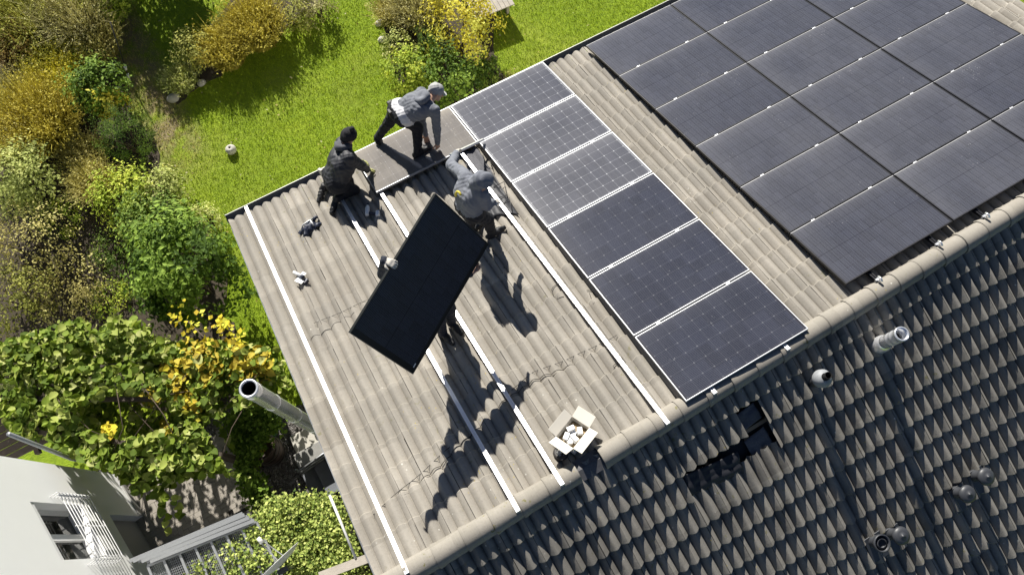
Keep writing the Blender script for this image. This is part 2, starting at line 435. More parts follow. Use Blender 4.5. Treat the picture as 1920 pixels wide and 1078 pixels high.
def tile_mesh(mat, nm):
    me = mesh_np(nm, TVB if 'far' in nm else TV, TF, mat, smooth=True)
    return me
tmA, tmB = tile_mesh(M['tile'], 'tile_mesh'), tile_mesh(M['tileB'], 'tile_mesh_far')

arr_rects = [(0.0, 1.72, -.05, 6.25), (2.458, 7.5, .2, 6.15)]
cand = []
nA = int(round((U1 - U0) / COL)) + 1
for i in range(nA):
    for r in range(19):
        u = U0 + i * COL; v1 = V_EAVE - r * ROW; v0 = v1 - ROW
        if u > U1 - .2 or v1 < .2: continue
        cand.append(('A', u, v0))
for i in range(nA):
    for r in range(18):
        X1 = .80 + .30 * (i - 15); vb = .008 + r * .33
        if X1 - .3 < U0 - .05 or X1 > U1 + .05: continue
        if r == 2 and -.40 < X1 - .15 < .80: continue           # tiles taken out round the opening
        if r == 1 and .48 < X1 - .15 < .80: continue
        cand.append(('B', -X1, vb))
def tile_area(c):
    Mx = RA if c[0] == 'A' else RB; h = HB if c[0] == 'A' else -.035
    q = [Mx @ Vector((c[1] + dx, c[2] + dy, h + .03)) for dx, dy in ((0, 0), (.3, 0), (.3, .33), (0, .33))]
    p = [proj(w)[:2] for w in q]
    cx = sum(a[0] for a in p) / 4; cy = sum(a[1] for a in p) / 4
    a = abs(sum(p[i][0] * p[(i + 1) % 4][1] - p[(i + 1) % 4][0] * p[i][1] for i in range(4))) / 2
    if not (0 < cx < 1920 and 0 < cy < 1078): a *= .05
    if c[0] == 'A':
        for (a0, a1, b0, b1) in arr_rects:
            if a0 - .02 < c[1] + .15 < a1 and b0 < c[2] + .17 < b1: a *= .01
    return a
cand.sort(key=tile_area, reverse=True)
rest = {'A': [], 'B': []}
for idx, c in enumerate(cand):
    s, u, v = c
    jit = Matrix.Translation(Vector((u + random.uniform(-.002, .002), v + random.uniform(-.004, .004), (HB if s == 'A' else -.035) + random.uniform(-.0015, .0025)))) @ Matrix.Rotation(random.uniform(-.011, .011), 4, 'Z') @ Matrix.Rotation(random.uniform(-.006, .006), 4, 'Y')
    if idx < 300:
        o = bpy.data.objects.new('roof_tile', tmA if s == 'A' else tmB); link(o, roofA if s == 'A' else roofB); o.matrix_local = jit
    else:
        rest[s].append(np.c_[TV if s == 'A' else TVB, np.ones(len(TV))] @ np.array(jit).T[:, :3])
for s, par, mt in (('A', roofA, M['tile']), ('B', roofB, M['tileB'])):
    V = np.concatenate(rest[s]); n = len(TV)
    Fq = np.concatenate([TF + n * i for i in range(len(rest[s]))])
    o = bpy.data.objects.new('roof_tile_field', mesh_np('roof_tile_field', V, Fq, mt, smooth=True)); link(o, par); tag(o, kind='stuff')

# ridge tiles: overlapping half-round caps, one taken off beside the carton
rp = []
nseg = 10
for end, (yy, rr) in enumerate(((0, .118), (.30, .124), (.375, .135), (.385, .128))):
    for q in np.linspace(-.12 * math.pi, 1.12 * math.pi, nseg + 1):
        rp.append((yy, -rr * math.cos(q) * 1.05, rr * math.sin(q)))
rf = [(r * (nseg + 1) + i, r * (nseg + 1) + i + 1, (r + 1) * (nseg + 1) + i + 1, (r + 1) * (nseg + 1) + i) for r in range(3) for i in range(nseg)]
rmesh = mesh_np('ridge_tile', rp, np.array(rf), M['ridge'], smooth=True)
u = U0 - .04
while u < U1:
    if not (-1.40 < u + .17 < -1.05):
        o = bpy.data.objects.new('ridge_tile', rmesh); link(o); o.matrix_world = Matrix.Translation(Vector((u + .37, APEX.y, APEX.z - .022))) @ Matrix.Rotation(math.pi + random.uniform(-.01, .01), 4, 'Z') @ Matrix.Rotation(random.uniform(-.01, .01), 4, 'Y')
        bpy.context.view_layer.update(); child(o)
    u += .345
rb_ = MB(); rb_.box(((U0 + U1) / 2, APEX.y, APEX.z - .045), (U1 - U0, .06, .06)); child(rb_.build('ridge_batten', M['felt']))
m = MB()
for sgn in (1, -1):
    m.add([(U0 + .02, APEX.y, APEX.z + .035), (U1, APEX.y, APEX.z + .035), (U1, APEX.y + sgn * .12, APEX.z - .015), (U0 + .02, APEX.y + sgn * .12, APEX.z - .015)], [(0, 1, 2, 3)])
child(m.build('ridge_roll', M['felt']))
# verge boards and gutter
for X in (U0 - .012, U1 + .012):
    for Mx, h, sx in ((RA, HB, 1), (RB, -.035, -1)):
        child(MB().box((sx * X, 3.05, h - .075), (.022, 6.1, .13)).build('verge_board', M['zinc'], M=Mx))
g = MB(); n = 10
gy, gz = V_EAVE + .075, HB + .035
pts = [(math.cos(a) * .08, math.sin(a) * .08) for a in np.linspace(math.pi, 2 * math.pi, n)]
vs = []; fs = []
for X in (U0 - .03, U1 + .03):
    vs += [(X, gy + p[0], gz + p[1]) for p in pts]
for i in range(n - 1): fs.append((i, i + 1, n + i + 1, n + i))
g.add(vs, fs); g.add([vs[i] for i in range(n)], [tuple(range(n))]); g.add([vs[n + i] for i in range(n)], [tuple(range(n))])
gut = child(g.build('gutter', M['zinc'], smooth=True, M=RA))
gr = MB().tube([(U0 - .03, gy + .082, gz + .004), (U1 + .03, gy + .082, gz + .004)], .009, 6); o = gr.build('gutter_rim', M['zincrim'], M=RA); o.parent = gut; o.matrix_parent_inverse = gut.matrix_world.inverted()
bpy.context.view_layer.update(); o.matrix_world = RA

# opening in the far slope: battens, loose felt and a slumped sheet
def onB(X, vb, h): return RB @ Vector((-X, vb, h))
def pxB(x, y, h=0.0):                                     # pixel -> (X, distance down) on the far slope
    R_ = np.array(RB)[:3, :3]; o_ = np.array(RB)[:3, 3]; d_ = R_.T @ ray(x, y); c_ = R_.T @ (CAM - o_); q_ = c_ + d_ * ((h - c_[2]) / d_[2]); return -q_[0], q_[1]
for vb in (.345, .675, 1.0):
    m = MB().box((-.25, vb - .02, -.052), (1.2, .045, .03)); o = m.build('batten', M['batten'], M=RB); child(o)
for X in (.52, -.05):
    m = MB().box((-X, .66, -.068), (.05, .72, .03)); child(m.build('counter_batten', M['batten'], M=RB))
def drape(name, cx, cy, w, d, h, mat, rot, seed, Mx, nx=26, ny=12, amp=.03):
    vs = []; 
    for j in range(ny + 1):
        for i in range(nx + 1):
            a, b = (i / nx - .5) * w, (j / ny - .5) * d
            n1 = mnoise.noise(Vector((a * 3 + seed, b * 9, seed))); n2 = mnoise.noise(Vector((a * 9, b * 14 + seed, 3.3)))
            ed = 1 - .06 * mnoise.noise(Vector((a * 5, seed, b * 5)))
            a *= ed; b *= ed
            X = cx + a * math.cos(rot) - b * math.sin(rot); Y = cy + a * math.sin(rot) + b * math.cos(rot)
            vs.append((X, Y, h + amp * abs(n1) + amp * .5 * n2))
    f = [(j * (nx + 1) + i, j * (nx + 1) + i + 1, (j + 1) * (nx + 1) + i + 1, (j + 1) * (nx + 1) + i) for j in range(ny) for i in range(nx)]
    o = put(name, mesh_np(name, vs, np.array(f), mat, smooth=True), mat=Mx)
    so_ = o.modifiers.new('s', 'SOLIDIFY'); so_.thickness = .004; return o
tag(drape('plastic_sheet', .05, .86, .72, .26, .012, M['sheet'], -.14, 2.1, RB), 'crumpled black plastic sheet slumped in the opening of the shaded roof', 'sheet')
tag(drape('felt_pad', -.62, .84, .30, .24, -.03, M['felt'], .1, 5.5, RB, 16, 10, .02), 'grey felt pad inside the roof opening beside the batten', 'felt pad')
tag(drape('felt_pad', -.64, .50, .28, .22, -.03, M['felt'], .1, 8.5, RB, 16, 10, .02), 'grey felt pad in the narrow upper part of the roof opening', 'felt pad')

# vents and pipes on the far slope, standing upright
def upright(X, vb): 
    p = onB(X, vb, .0); return Matrix.Translation(p)
t = tag(empty('steel_vent_pipe', mat=upright(*pxB(1647, 648))), 'ribbed stainless steel vent pipe standing on the shaded slope', 'vent pipe')
MB().lathe([(.075, -.1), (.075, .30), (.082, .31), (.082, .33), (.075, .34), (.075, .39), (.082, .40), (.082, .42), (.075, .43), (.075, .52), (.084, .53), (.084, .56), (.068, .56), (.066, .30)], 24).build('pipe', M['steel'], t, True)
MB().lathe([(.105, -.1), (.105, .04), (.098, .14), (.078, .17)], 24).build('collar', M['steel'], t, True)
MB().lathe([(.0, .38), (.066, .38)], 16).build('matt_black', M['matt_black'], t)  # black disc closing the pipe
t = tag(empty('ball_vent', mat=upright(*pxB(1524, 718))), 'grey ball-headed flue with a short dark tip on the shaded slope', 'vent pipe')
MB().lathe([(.055, -.1), (.055, .16), (.062, .17), (.062, .20)], 20).build('pipe', M['vent'], t, True)
MB().lathe([(.03, .17), (.075, .185), (.10, .22), (.108, .26), (.10, .31), (.075, .345), (.045, .36)], 24).build('ball', M['ball'], t, True)
MB().lathe([(.042, .35), (.042, .45), (.036, .45), (.034, .38), (0, .38)], 16).build('tip', M['matt_black'], t, True)
def mushroom(X, vb, label, cap=True):
    t = tag(empty('roof_vent', mat=RB @ Matrix.Translation(Vector((-X, vb, 0)))), label, 'roof vent', 'black vents in pairs on the shaded slope')
    TL = Matrix.Rotation(math.radians(14), 4, 'X')
    MB().lathe([(.085, -.02), (.08, .05), (.062, .09), (.062, .20), (.07, .21), (.05, .22)], 20, TL).build('pipe', M['vent'], t, True)
    MB().box((0, .08, .045), (.24, .34, .012)).build('flashing', M['vent'], t, bevel=.005)
    if cap: MB().lathe([(.05, .20), (.10, .205), (.11, .225), (.10, .25), (.06, .268), (.012, .272), (.012, .28), (0, .28)], 24, TL).build('cap', M['vent'], t, True)
    else: MB().lathe([(.062, .15), (.098, .18), (.105, .23), (.092, .235), (.086, .19), (0, .17)], 24, TL).build('open_head', M['vent'], t, True)
    return t
mushroom(*pxB(1790, 922), 'black mushroom vent, right pair, the one nearer the ball flue')
mushroom(*pxB(1824, 890), 'black mushroom vent at the far right, close to the picture edge')
mushroom(*pxB(1668, 998), 'black mushroom vent beside the capless black vent')
mushroom(*pxB(1634, 1012), 'black roof vent without a cap, open dark mouth', False)

# ------------------------------------------------------------------ rails, clamps and panels
def rail_shape(m, u, v0, v1, h=-.037, w=.046, t=.04):
    m.box((u, (v0 + v1) / 2, h - t / 2 - .007), (w, v1 - v0, t - .014))
    for s in (-1, 1): m.box((u + s * (w / 2 - .0085), (v0 + v1) / 2, h - .007), (.017, v1 - v0, .013))
    return m
def rail(u, v0, v1, label, clamps=(), hook=True, mat='alu', group='mounting rails on the sunny slope', hooks_at=()):
    t = tag(empty('mounting_rail', mat=frame(RA, (u, v0, -.15))), label, 'rail', group)
    m = MB(); rail_shape(m, 0, 0, v1 - v0, .113); m.build('profile', M[mat], t)
    m = MB().box((0, -.012, .095), (.05, .024, .046)); m.build('end_cap', M['alu_dull'], t)
    for c in clamps: MB().box((0, c - v0, .1395), (.055, .018, .03)).build('clamp', M['alu'], t, bevel=.003)
    for c in hooks_at:
        m = MB(); m.box((.035, c - v0, .045), (.03, .05, .09)); m.box((.035, c - v0 + .09, .008), (.03, .2, .012)); m.build('roof_hook', M['alu_dull'], t)
    return t
HK = (.9, 2.2, 3.5, 4.8)
rail(-3.52, -.02, 6.22, 'bright aluminium rail along the left verge, farthest from the panels')
rail(-2.21, -.06, 6.16, 'bright aluminium rail passing beneath the kneeling worker')
rail(-1.66, -.06, 6.16, 'bright aluminium rail passing beside the open carton at the ridge')
rail(-.31, -.08, 6.16, 'bright aluminium rail next to the left panel column')
PW, PH, GAP = 1.70, 1.010, .026
gaps = [k_ * (PH + GAP) - GAP / 2 for k_ in range(1, 6)]
rail(.34, -.06, 6.18, 'rail under the left panel column, the side nearer the workers', gaps)
rail(1.36, -.06, 6.18, 'rail under the left panel column, the side nearer the big array', gaps)
# joints in the open rails
def joint(u, v): 
    pass
B0, BV, BW, BH = 2.458, .233, 1.666, .975
names3 = ['first', 'second', 'third']
for c in range(3):
    for j, du in enumerate((.36, 1.28)):
        rr = rail(B0 + c * BW + du, BV - .12, BV + 6 * BH + .05, 'dark rail under the %s column of the big array, %s side' % (names3[c], ('left', 'right')[j]), [BV + q * BH - .006 for q in range(1, 6)], mat='blackframe')
        m = MB(); m.tube([(0, -.01, .10), (0, -.05, .115), (0, -.075, .15), (0, -.05, .175), (0, -.01, .165)], .014, 8); m.build('end_hook', M['steel'], rr, True)

def panel_meshes(w, h, fm, gm, tag_):
    t = .035; b = .010
    fr = MB()
    for (c, d) in (((w / 2, b / 2, -t / 2), (w, b, t)), ((w / 2, h - b / 2, -t / 2), (w, b, t)), ((b / 2, h / 2, -t / 2), (b, h - 2 * b, t)), ((w - b / 2, h / 2, -t / 2), (b, h - 2 * b, t))): fr.box(c, d)
    gl = MB().box((w / 2, h / 2, -.0055), (w - 2 * b + .004, h - 2 * b + .004, .006))
    bk = MB().box((w / 2, h / 2, -.0125), (w - 2 * b + .004, h - 2 * b + .004, .004))
    fme = mesh_np('panel_frame', fr.v, fr.f, [M[fm], M['framedust']], midx=[1 if 6 <= i < 12 and fm == 'blackframe' and tag_ == 'b' else 0 for i in range(len(fr.f))])
    return fme, gl.mesh('panel_glass', gm), bk.mesh('panel_back', M['white'])
PM = {'silver': panel_meshes(PW, PH, 'alu_dull', mat_glass('laminate_silver', 'silver', .46), 's'),
      'dim': panel_meshes(PW, PH, 'alu_dull', mat_glass('laminate_dim', 'dim', .13), 'd'),
      'brown': panel_meshes(PW, PH, 'alu_dull', mat_glass('laminate_dusty', 'brown', .86), 'd'),
      'black': panel_meshes(BW - .016, BH - .014, 'blackframe', mat_glass('laminate_black', 'black', .31), 'b'),
      'carried': panel_meshes(1.70, 1.0, 'blackframe', mat_glass('laminate_clean', 'black', .012), 'c')}
def panel(kind, Mx, label, group):
    t = tag(empty('solar_panel', mat=Mx), label, 'solar panel', group)
    for nm, me in zip(('frame', 'glass', 'backsheet'), PM[kind]): put(nm, me, t)
    return t
ordn = ['nearest the ridge', 'second from the ridge', 'third from the ridge', 'fourth from the ridge', 'fifth from the ridge', 'topmost, at the gutter']
kinds = ['dim', 'dim', 'dim', 'silver', 'silver', 'silver']  # the paler film on the upper panels paints in their sky sheen
for r in range(6):
    panel(kinds[r], frame(RA, (0, r * (PH + GAP), 0)), 'silver-framed solar panel of the single left column, ' + ordn[r], 'single column of silver-framed panels')
panel('brown', frame(RA, (-PW - .025, 5 * (PH + GAP) + .005, .004)), 'dusty brownish solar panel under the bending worker at the gutter', 'single column of silver-framed panels')
for c in range(3):
    for r in range(6):
        panel('black', frame(RA, (B0 + c * BW, BV + r * BH, .004)), 'black solar panel in the big array, %s column from left, %s' % (names3[c], ordn[r]), 'panels of the big black array')

# the carried panel: pose solved from its four corners
cq = [np.array(p) for p in ((-1.43, 2.56, 2.10), (-1.04, 2.29, 1.22), (-2.48, 1.48, .83), (-2.87, 1.76, 1.71))]
e_long = cq[3] - cq[0]; e_long /= np.linalg.norm(e_long)
e_sh = cq[1] - cq[0]; e_sh -= e_long * (e_sh @ e_long); e_sh /= np.linalg.norm(e_sh)
nn = np.cross(e_long, e_sh)
cc = sum(cq) / 4
if nn @ np.array((.36, -.84, .42)) < 0:
    e_sh = -e_sh; nn = -nn; 
sr = RAn.T @ np.array(SUN)
def spin(a): return np.array(Matrix.Rotation(math.radians(a), 3, Vector(e_long)))
sg_ = min((5.5, -5.5), key=lambda a: (spin(a) @ nn) @ sr)
e_sh = spin(sg_) @ e_sh; nn = spin(sg_) @ nn
org = cc - e_long * .85 - e_sh * .5
cq = [min((org, org + e_sh, org + e_long * 1.7, org + e_long * 1.7 + e_sh), key=lambda q: np.linalg.norm(q - p)) for p in cq]
CP = Matrix([[*(e_long[i], e_sh[i], nn[i], org[i])] for i in range(3)] + [[0, 0, 0, 1]])
cpan = panel('carried', RA @ CP, 'nearly black solar panel being carried tilted above the tiles', None)
MB().box((1.61, .95, .0005), (.05, .012, .003)).build('type_label', M['white'], cpan)

# ------------------------------------------------------------------ loose things on the sunny slope
def onA(u, v, h=-.125): return RA @ Vector((u, v, h))
def surfA(u):                                             # height of the tile surface along u
    return HB + .018 + float(tile_prof(u - U0))
# open carton of roof hooks
bx = roofp(1075, 825, -.1)
bm_ = frame(RA, (bx[0] + .02, bx[1] + .02, -.118)) @ Matrix.Rotation(math.radians(22), 4, 'Z')
t = tag(empty('carton', mat=bm_), 'open white carton of metal fittings standing at the ridge', 'carton')
w_, d_, h_ = .30, .24, .17
m = MB()
for (c, d) in (((0, -d_ / 2, h_ / 2), (w_, .005, h_)), ((0, d_ / 2, h_ / 2), (w_, .005, h_)), ((-w_ / 2, 0, h_ / 2), (.005, d_ - .01, h_)), ((w_ / 2, 0, h_ / 2), (.005, d_ - .01, h_)), ((0, 0, .004), (w_, d_, .005))): m.box(c, d)
m.build('box', M['card'], t)
for (a, b, ang, ax, nm) in (((w_ / 2, 0), (.14, d_), -25, 'Y', 'flap'), ((-w_ / 2, 0), (.14, d_), 150 + 60, 'Y', 'flap'), ((0, d_ / 2), (w_, .12), 35, 'X', 'flap'), ((0, -d_ / 2), (w_, .12), 180 - 10, 'X', 'flap')):
    R_ = Matrix.Translation(Vector((a[0], a[1], h_))) @ Matrix.Rotation(math.radians(ang), 4, ax)
    f_ = MB(); f_.box((b[0] / 2 if ax == 'Y' else 0, b[1] / 2 if ax == 'X' else 0, 0), (b[0], b[1], .004))
    o = put(nm, f_.mesh(nm, M['card']), t); o.matrix_local = R_
m = MB()
for i, (x, y, z, r) in enumerate([(-.07, .04, .13, .3), (.03, .05, .135, -.5), (.07, -.04, .12, .8), (-.04, -.05, .125, 1.4), (0, 0, .10, .2), (-.09, -.01, .11, 1)]):
    o = put('fitting', MB().box((0, 0, 0), (.085, .055, .05)).mesh('fitting', M['white']), t); o.matrix_local = Matrix.Translation(Vector((x, y, z))) @ Matrix.Rotation(r, 4, 'Z') @ Matrix.Rotation(.3 * r, 4, 'X')
MB().box((0, 0, .05), (w_ - .02, d_ - .02, .06)).build('filling', M['cardin'], t)
# heap of clamps beside it
p_ = roofp(1052, 850, -.12)
t = tag(empty('clamp_bag', mat=frame(RA, (p_[0], p_[1], -.13))), 'small silvery heap of clamps in a bag beside the open carton', 'bag of clamps')
m = MB(); r3 = random.Random(3)
for i in range(46):
    a = r3.uniform(0, 6.28); q = r3.uniform(0, .075); z = .02 + .075 * (1 - q / .08) * r3.random()
    Rr = np.array(Matrix.Rotation(r3.uniform(0, 3), 3, 'X') @ Matrix.Rotation(r3.uniform(0, 3), 3, 'Z')); m.box((q * math.cos(a), q * math.sin(a), z), (.035, .018, .01), Rr)
tag(m.build('clamps', M['fitting'], t), kind='stuff')
MB().lathe([(.0, 0), (.085, .0), (.09, .03), (.07, .055), (.05, .05), (0, .03)], 14).build('bag', M['cable'], t, True)
# drill under the rail, angled bracket, glove bundle
p_ = roofp(690, 397, -.1); t = tag(empty('cordless_drill', mat=frame(RA, (p_[0], p_[1], -.12)) @ Matrix.Rotation(math.radians(65), 4, 'Z')), 'white and black cordless drill lying on the tiles below the dusty panel', 'drill')
MB().tube([(-.10, 0, .05), (-.04, 0, .05), (.05, 0, .05), (.09, 0, .05)], [.026, .033, .033, .02], 12).build('body', M['white'], t, True)
MB().tube([(.09, 0, .05), (.13, 0, .05), (.17, 0, .05)], [.017, .012, .004], 10).build('chuck', M['tooldark'], t, True)
MB().beam((-.05, 0, .045), (-.08, -.13, .03), .04, .034).build('handle', M['tooldark'], t, bevel=.008)
MB().box((-.085, -.155, .03), (.10, .055, .06)).build('battery', M['white'], t, bevel=.008)
p_ = roofp(565, 522, -.1); t = tag(empty('roof_bracket', mat=frame(RA, (p_[0], p_[1], -.10)) @ Matrix.Rotation(math.radians(28), 4, 'Z')), 'white angled bracket with a round tube lying on bare tiles', 'bracket')
m = MB(); m.box((0, .0, .03), (.18, .07, .006)); m.box((-.055, -.06, .03), (.06, .07, .006)); m.build('plate', M['white'], t)
MB().tube([(.01, .13, .055), (.01, -.03, .06)], .022, 12).build('tube', M['white'], t, True)
MB().tube([(.01, -.03, .06), (.01, -.065, .06)], .026, 12).build('collar', M['tooldark'], t, True)
MB().box((-.01, -.10, .0), (.07, .04, .055)).build('foot', M['tooldark'], t)
p_ = roofp(581, 428, -.1); t = tag(empty('tool_belt', mat=frame(RA, (p_[0], p_[1], -.115)) @ Matrix.Rotation(math.radians(20), 4, 'Z')), 'dark navy tool pouch lying on the tiles near the gutter', 'tool pouch')
vs = []; nx, ny = 16, 12
for j in range(ny + 1):
    for i in range(nx + 1):
        a, b = i / nx - .5, j / ny - .5
        r_ = 1 + .35 * mnoise.noise(Vector((a * 5, b * 5, 1.2)))
        z = .085 * max(0, 1 - (2 * a) ** 2) * max(0, 1 - (2 * b) ** 2) + .04 * mnoise.noise(Vector((a * 9, b * 9, 7.7))) + .02
        vs.append((a * .30 * r_, b * .17 * r_, z))
put('pouch', mesh_np('pouch', vs, np.array([(j * (nx + 1) + i, j * (nx + 1) + i + 1, (j + 1) * (nx + 1) + i + 1, (j + 1) * (nx + 1) + i) for j in range(ny) for i in range(nx)]), M['tooldark'], smooth=True), t)
MB().tube([(-.13, .03, .05), (-.05, .055, .10), (.06, .05, .09), (.16, .06, .06)], .012, 8).build('handle', M['galv'], t, True)
MB().tube([(.12, .04, .05), (.17, .05, .06), (.20, .03, .05)], [.03, .026, .02], 10).build('nozzle', M['tooldark'], t, True)
MB().tube([(.05, -.07, .08), (.07, .02, .11)], .01, 8).build('buckle', M['white'], t, True)
# string cables following the rolls of the tiles
def cable(pxs, label, r=.0045, follow=True, group='loose string cables on the tiles'):
    pts = []; q = [roofp(x, y, -.14) for x, y in pxs]
    for a, b in zip(q[:-1], q[1:]):
        n_ = max(2, int(abs(b[0] - a[0]) / .012))
        for s_ in np.linspace(0, 1, n_, endpoint=False):
            c = a + (b - a) * s_; h = surfA(c[0]) + .012 if follow else -.12
            pts.append((c[0], c[1] + .008 * math.sin(c[0] * 9), h))
    if follow: pts = pts[::1]
    o = MB().tube(pts, r, 5).build('string_cable', M['cable'], M=RA, smooth=True); tag(o, label, 'cable', group); return o
cable([(718, 950), (760, 930), (800, 892), (835, 868), (858, 838), (900, 800), (950, 748), (1000, 716), (1060, 690), (1120, 662), (1152, 642), (1165, 655)], 'long wavy black cable crossing the tiles above the carton')
cable([(700, 965), (858, 828)], 'short straight cable from the verge rail towards the big shadow', .004, False)
cable([(575, 640), (610, 625), (640, 600), (668, 588)], 'thin wavy cable left of the carried panel', .004)
cable([(590, 608), (700, 560)], 'thin straight cable running under the carried panel', .003, False)
cable([(945, 742), (1000, 700), (1110, 655), (1158, 628)], 'second thin cable beside the long wavy one', .0035, False)
cable([(1040, 560), (1035, 545), (1045, 535), (1052, 545), (1045, 562), (1060, 560)], 'small curl of cable left of the rail by the panels', .004)
cable([(1105, 552), (1112, 572), (1125, 562), (1110, 545), (1098, 548)], 'small curl of cable hanging from the left panel column', .004)
cable([(1178, 690), (1165, 672), (1150, 690), (1160, 700)], 'cable loop at the foot of the left panel column', .004)

# dark sheet with cables filling the dark area between worker and array
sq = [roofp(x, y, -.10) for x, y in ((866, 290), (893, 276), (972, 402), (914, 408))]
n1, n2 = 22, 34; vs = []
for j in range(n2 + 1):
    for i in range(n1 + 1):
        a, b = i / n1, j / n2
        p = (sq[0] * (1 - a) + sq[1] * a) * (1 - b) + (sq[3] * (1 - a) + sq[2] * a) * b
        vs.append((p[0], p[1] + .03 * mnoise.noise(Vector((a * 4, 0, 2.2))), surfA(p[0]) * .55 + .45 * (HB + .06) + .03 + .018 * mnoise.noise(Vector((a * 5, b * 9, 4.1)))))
t = tag(empty('dark_sheet', mat=RA), 'dark sheet on the tiles between standing worker and left panel column', 'mat')
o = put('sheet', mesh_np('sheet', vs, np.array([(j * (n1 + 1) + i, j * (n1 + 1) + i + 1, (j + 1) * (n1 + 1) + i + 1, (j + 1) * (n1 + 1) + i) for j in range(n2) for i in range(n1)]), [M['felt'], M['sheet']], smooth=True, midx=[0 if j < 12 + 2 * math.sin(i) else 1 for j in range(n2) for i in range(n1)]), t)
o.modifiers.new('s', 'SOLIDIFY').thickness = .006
for w_px in (((905, 290), (912, 310), (925, 318), (918, 300)), ((925, 350), (945, 340), (950, 365), (930, 372)), ((940, 385), (955, 370), (960, 395))):
    MB().tube([(*roofp(x, y, -.05)[:2], -.06) for x, y in w_px], .006, 6).build('lead', M['cable'], t, True)

# ------------------------------------------------------------------ steel flue at the gable
fx, fy = -4.10, 2.43
t = tag(empty('steel_flue', (fx, fy, 0)), 'tall shiny stainless steel chimney flue standing beside the left verge', 'flue')
MB().lathe([(.098, .3), (.098, 7.62), (.103, 7.63), (.103, 7.70), (.098, 7.71), (.098, 7.80)], 40).build('pipe', M['steel'], t, True)
for z in (6.9, 5.9, 4.9, 3.9, 2.9): MB().lathe([(.0985, z), (.102, z + .005), (.102, z + .04), (.0985, z + .045)], 40).build('seam_band', M['steel'], t, True)
MB().lathe([(.104, 7.76), (.106, 7.80), (.100, 7.81), (.080, 7.81), (.078, 7.79), (.076, 6.9)], 40).build('rim', M['alu'], t, True)
MB().lathe([(.0, 7.3), (.0765, 7.3)], 24).build('inner_disc', M['matt_black'], t)  # flat black disc across the flue bore
MB().lathe([(.0765, 7.3), (.0765, 7.785)], 24).build('liner', M['matt_black'], t)
MB().box((0, 0, .15), (.34, .34, .3)).build('base', M['galv'], t, bevel=.01)
for z in (2.2, 4.4): MB().beam((0, 0, z), (.45, 0, z), .05, .03).build('wall_bracket', M['galv'], t)

# ------------------------------------------------------------------ vegetation
def leaf_field(pos, nrm, size, aspect=.55, fold=.25, seed=0, up=.0):
    """rhombic folded leaves (4 verts, 2 triangles) at pos, roughly facing nrm"""
    r = np.random.default_rng(seed); n = len(pos)
    nrm = nrm / (np.linalg.norm(nrm, axis=1, keepdims=True) + 1e-9)
    t = r.normal(size=(n, 3)); t[:, 2] += up; t -= nrm * np.sum(t * nrm, 1, keepdims=True); t /= np.linalg.norm(t, axis=1, keepdims=True) + 1e-9
    b = np.cross(nrm, t); s = (size * r.uniform(.65, 1.35, n))[:, None]
    a0 = pos - t * s * .5; a2 = pos + t * s * .5
    a1 = pos - b * s * aspect * .5 + nrm * s * fold * .3; a3 = pos + b * s * aspect * .5 + nrm * s * fold * .3
    v = np.stack([a0, a1, a2, a3], 1).reshape(-1, 3)
    i = np.arange(n)[:, None] * 4
    f = np.concatenate([i + [0, 1, 2], i + [0, 2, 3]], 0)
    return v, f
def crown_points(c, rad, n, seed, clumps=40, spread=.16, shell=.72, flat_bottom=.55):
    r = np.random.default_rng(seed); c = np.asarray(c); rad = np.asarray(rad)
    d = r.normal(size=(clumps, 3)); d[:, 2] = np.abs(d[:, 2]) * 1.1 - flat_bottom * r.random(clumps); d /= np.linalg.norm(d, axis=1, keepdims=True)
    cl = d * (shell + (1 - shell) * r.random((clumps, 1)) ** .7)
    cl *= (1 + .16 * r.normal(size=(clumps, 1)))
    w = r.random(clumps) + .35; w /= w.sum()
    k_ = r.choice(clumps, n, p=w); sp = spread * (.6 + .8 * r.random(clumps))[k_][:, None]
    q = cl[k_] + r.normal(size=(n, 3)) * sp
    nr = q / np.array([1, 1, 1.0]) + r.normal(size=(n, 3)) * .55 + np.array([0, .25, .55])
    tone = np.clip(.5 + .28 * r.normal(size=clumps)[k_] + .17 * r.normal(size=n), 0, 1)
    return c + q * rad, nr, tone
LM = {}
def leafmat(key, cols, trans=.3):
    if key not in LM: LM[key] = mat_leaf('foliage_' + key, cols, trans)
    return LM[key]
PAL = {
 'gold': [(.12, .10, .02), (.25, .21, .035), (.40, .35, .09)],
 'rust': [(.09, .06, .03), (.17, .115, .05), (.27, .21, .10)],
 'tan': [(.15, .13, .05), (.28, .25, .10), (.40, .37, .18)],
 'olive': [(.09, .095, .02), (.18, .185, .045), (.29, .29, .09)],
 'lime': [(.09, .13, .015), (.20, .26, .03), (.36, .38, .07)],
 'yellow': [(.24, .20, .02), (.42, .36, .04), (.58, .50, .10)],
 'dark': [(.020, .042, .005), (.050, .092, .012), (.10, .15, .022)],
 'laurel': [(.025, .05, .006), (.07, .12, .014), (.17, .24, .045)],
 'mid': [(.035, .065, .012), (.09, .14, .025), (.20, .25, .06)],
 'silver': [(.12, .14, .04), (.24, .27, .09), (.42, .44, .20)],
 'grey': [(.13, .12, .06), (.24, .22, .12), (.36, .34, .20)],
 'vine': [(.055, .105, .016), (.16, .245, .045), (.30, .37, .10), (.42, .46, .17)],
 'vineyellow': [(.30, .21, .02), (.46, .35, .03), (.55, .46, .07)],
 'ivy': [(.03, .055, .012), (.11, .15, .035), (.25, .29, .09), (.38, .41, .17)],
}
PAL = {k_: [tuple(min(.75, c * g_) for c, g_ in zip(q, (1.85, 1.85, 1.5))) for q in v_] for k_, v_ in PAL.items()}
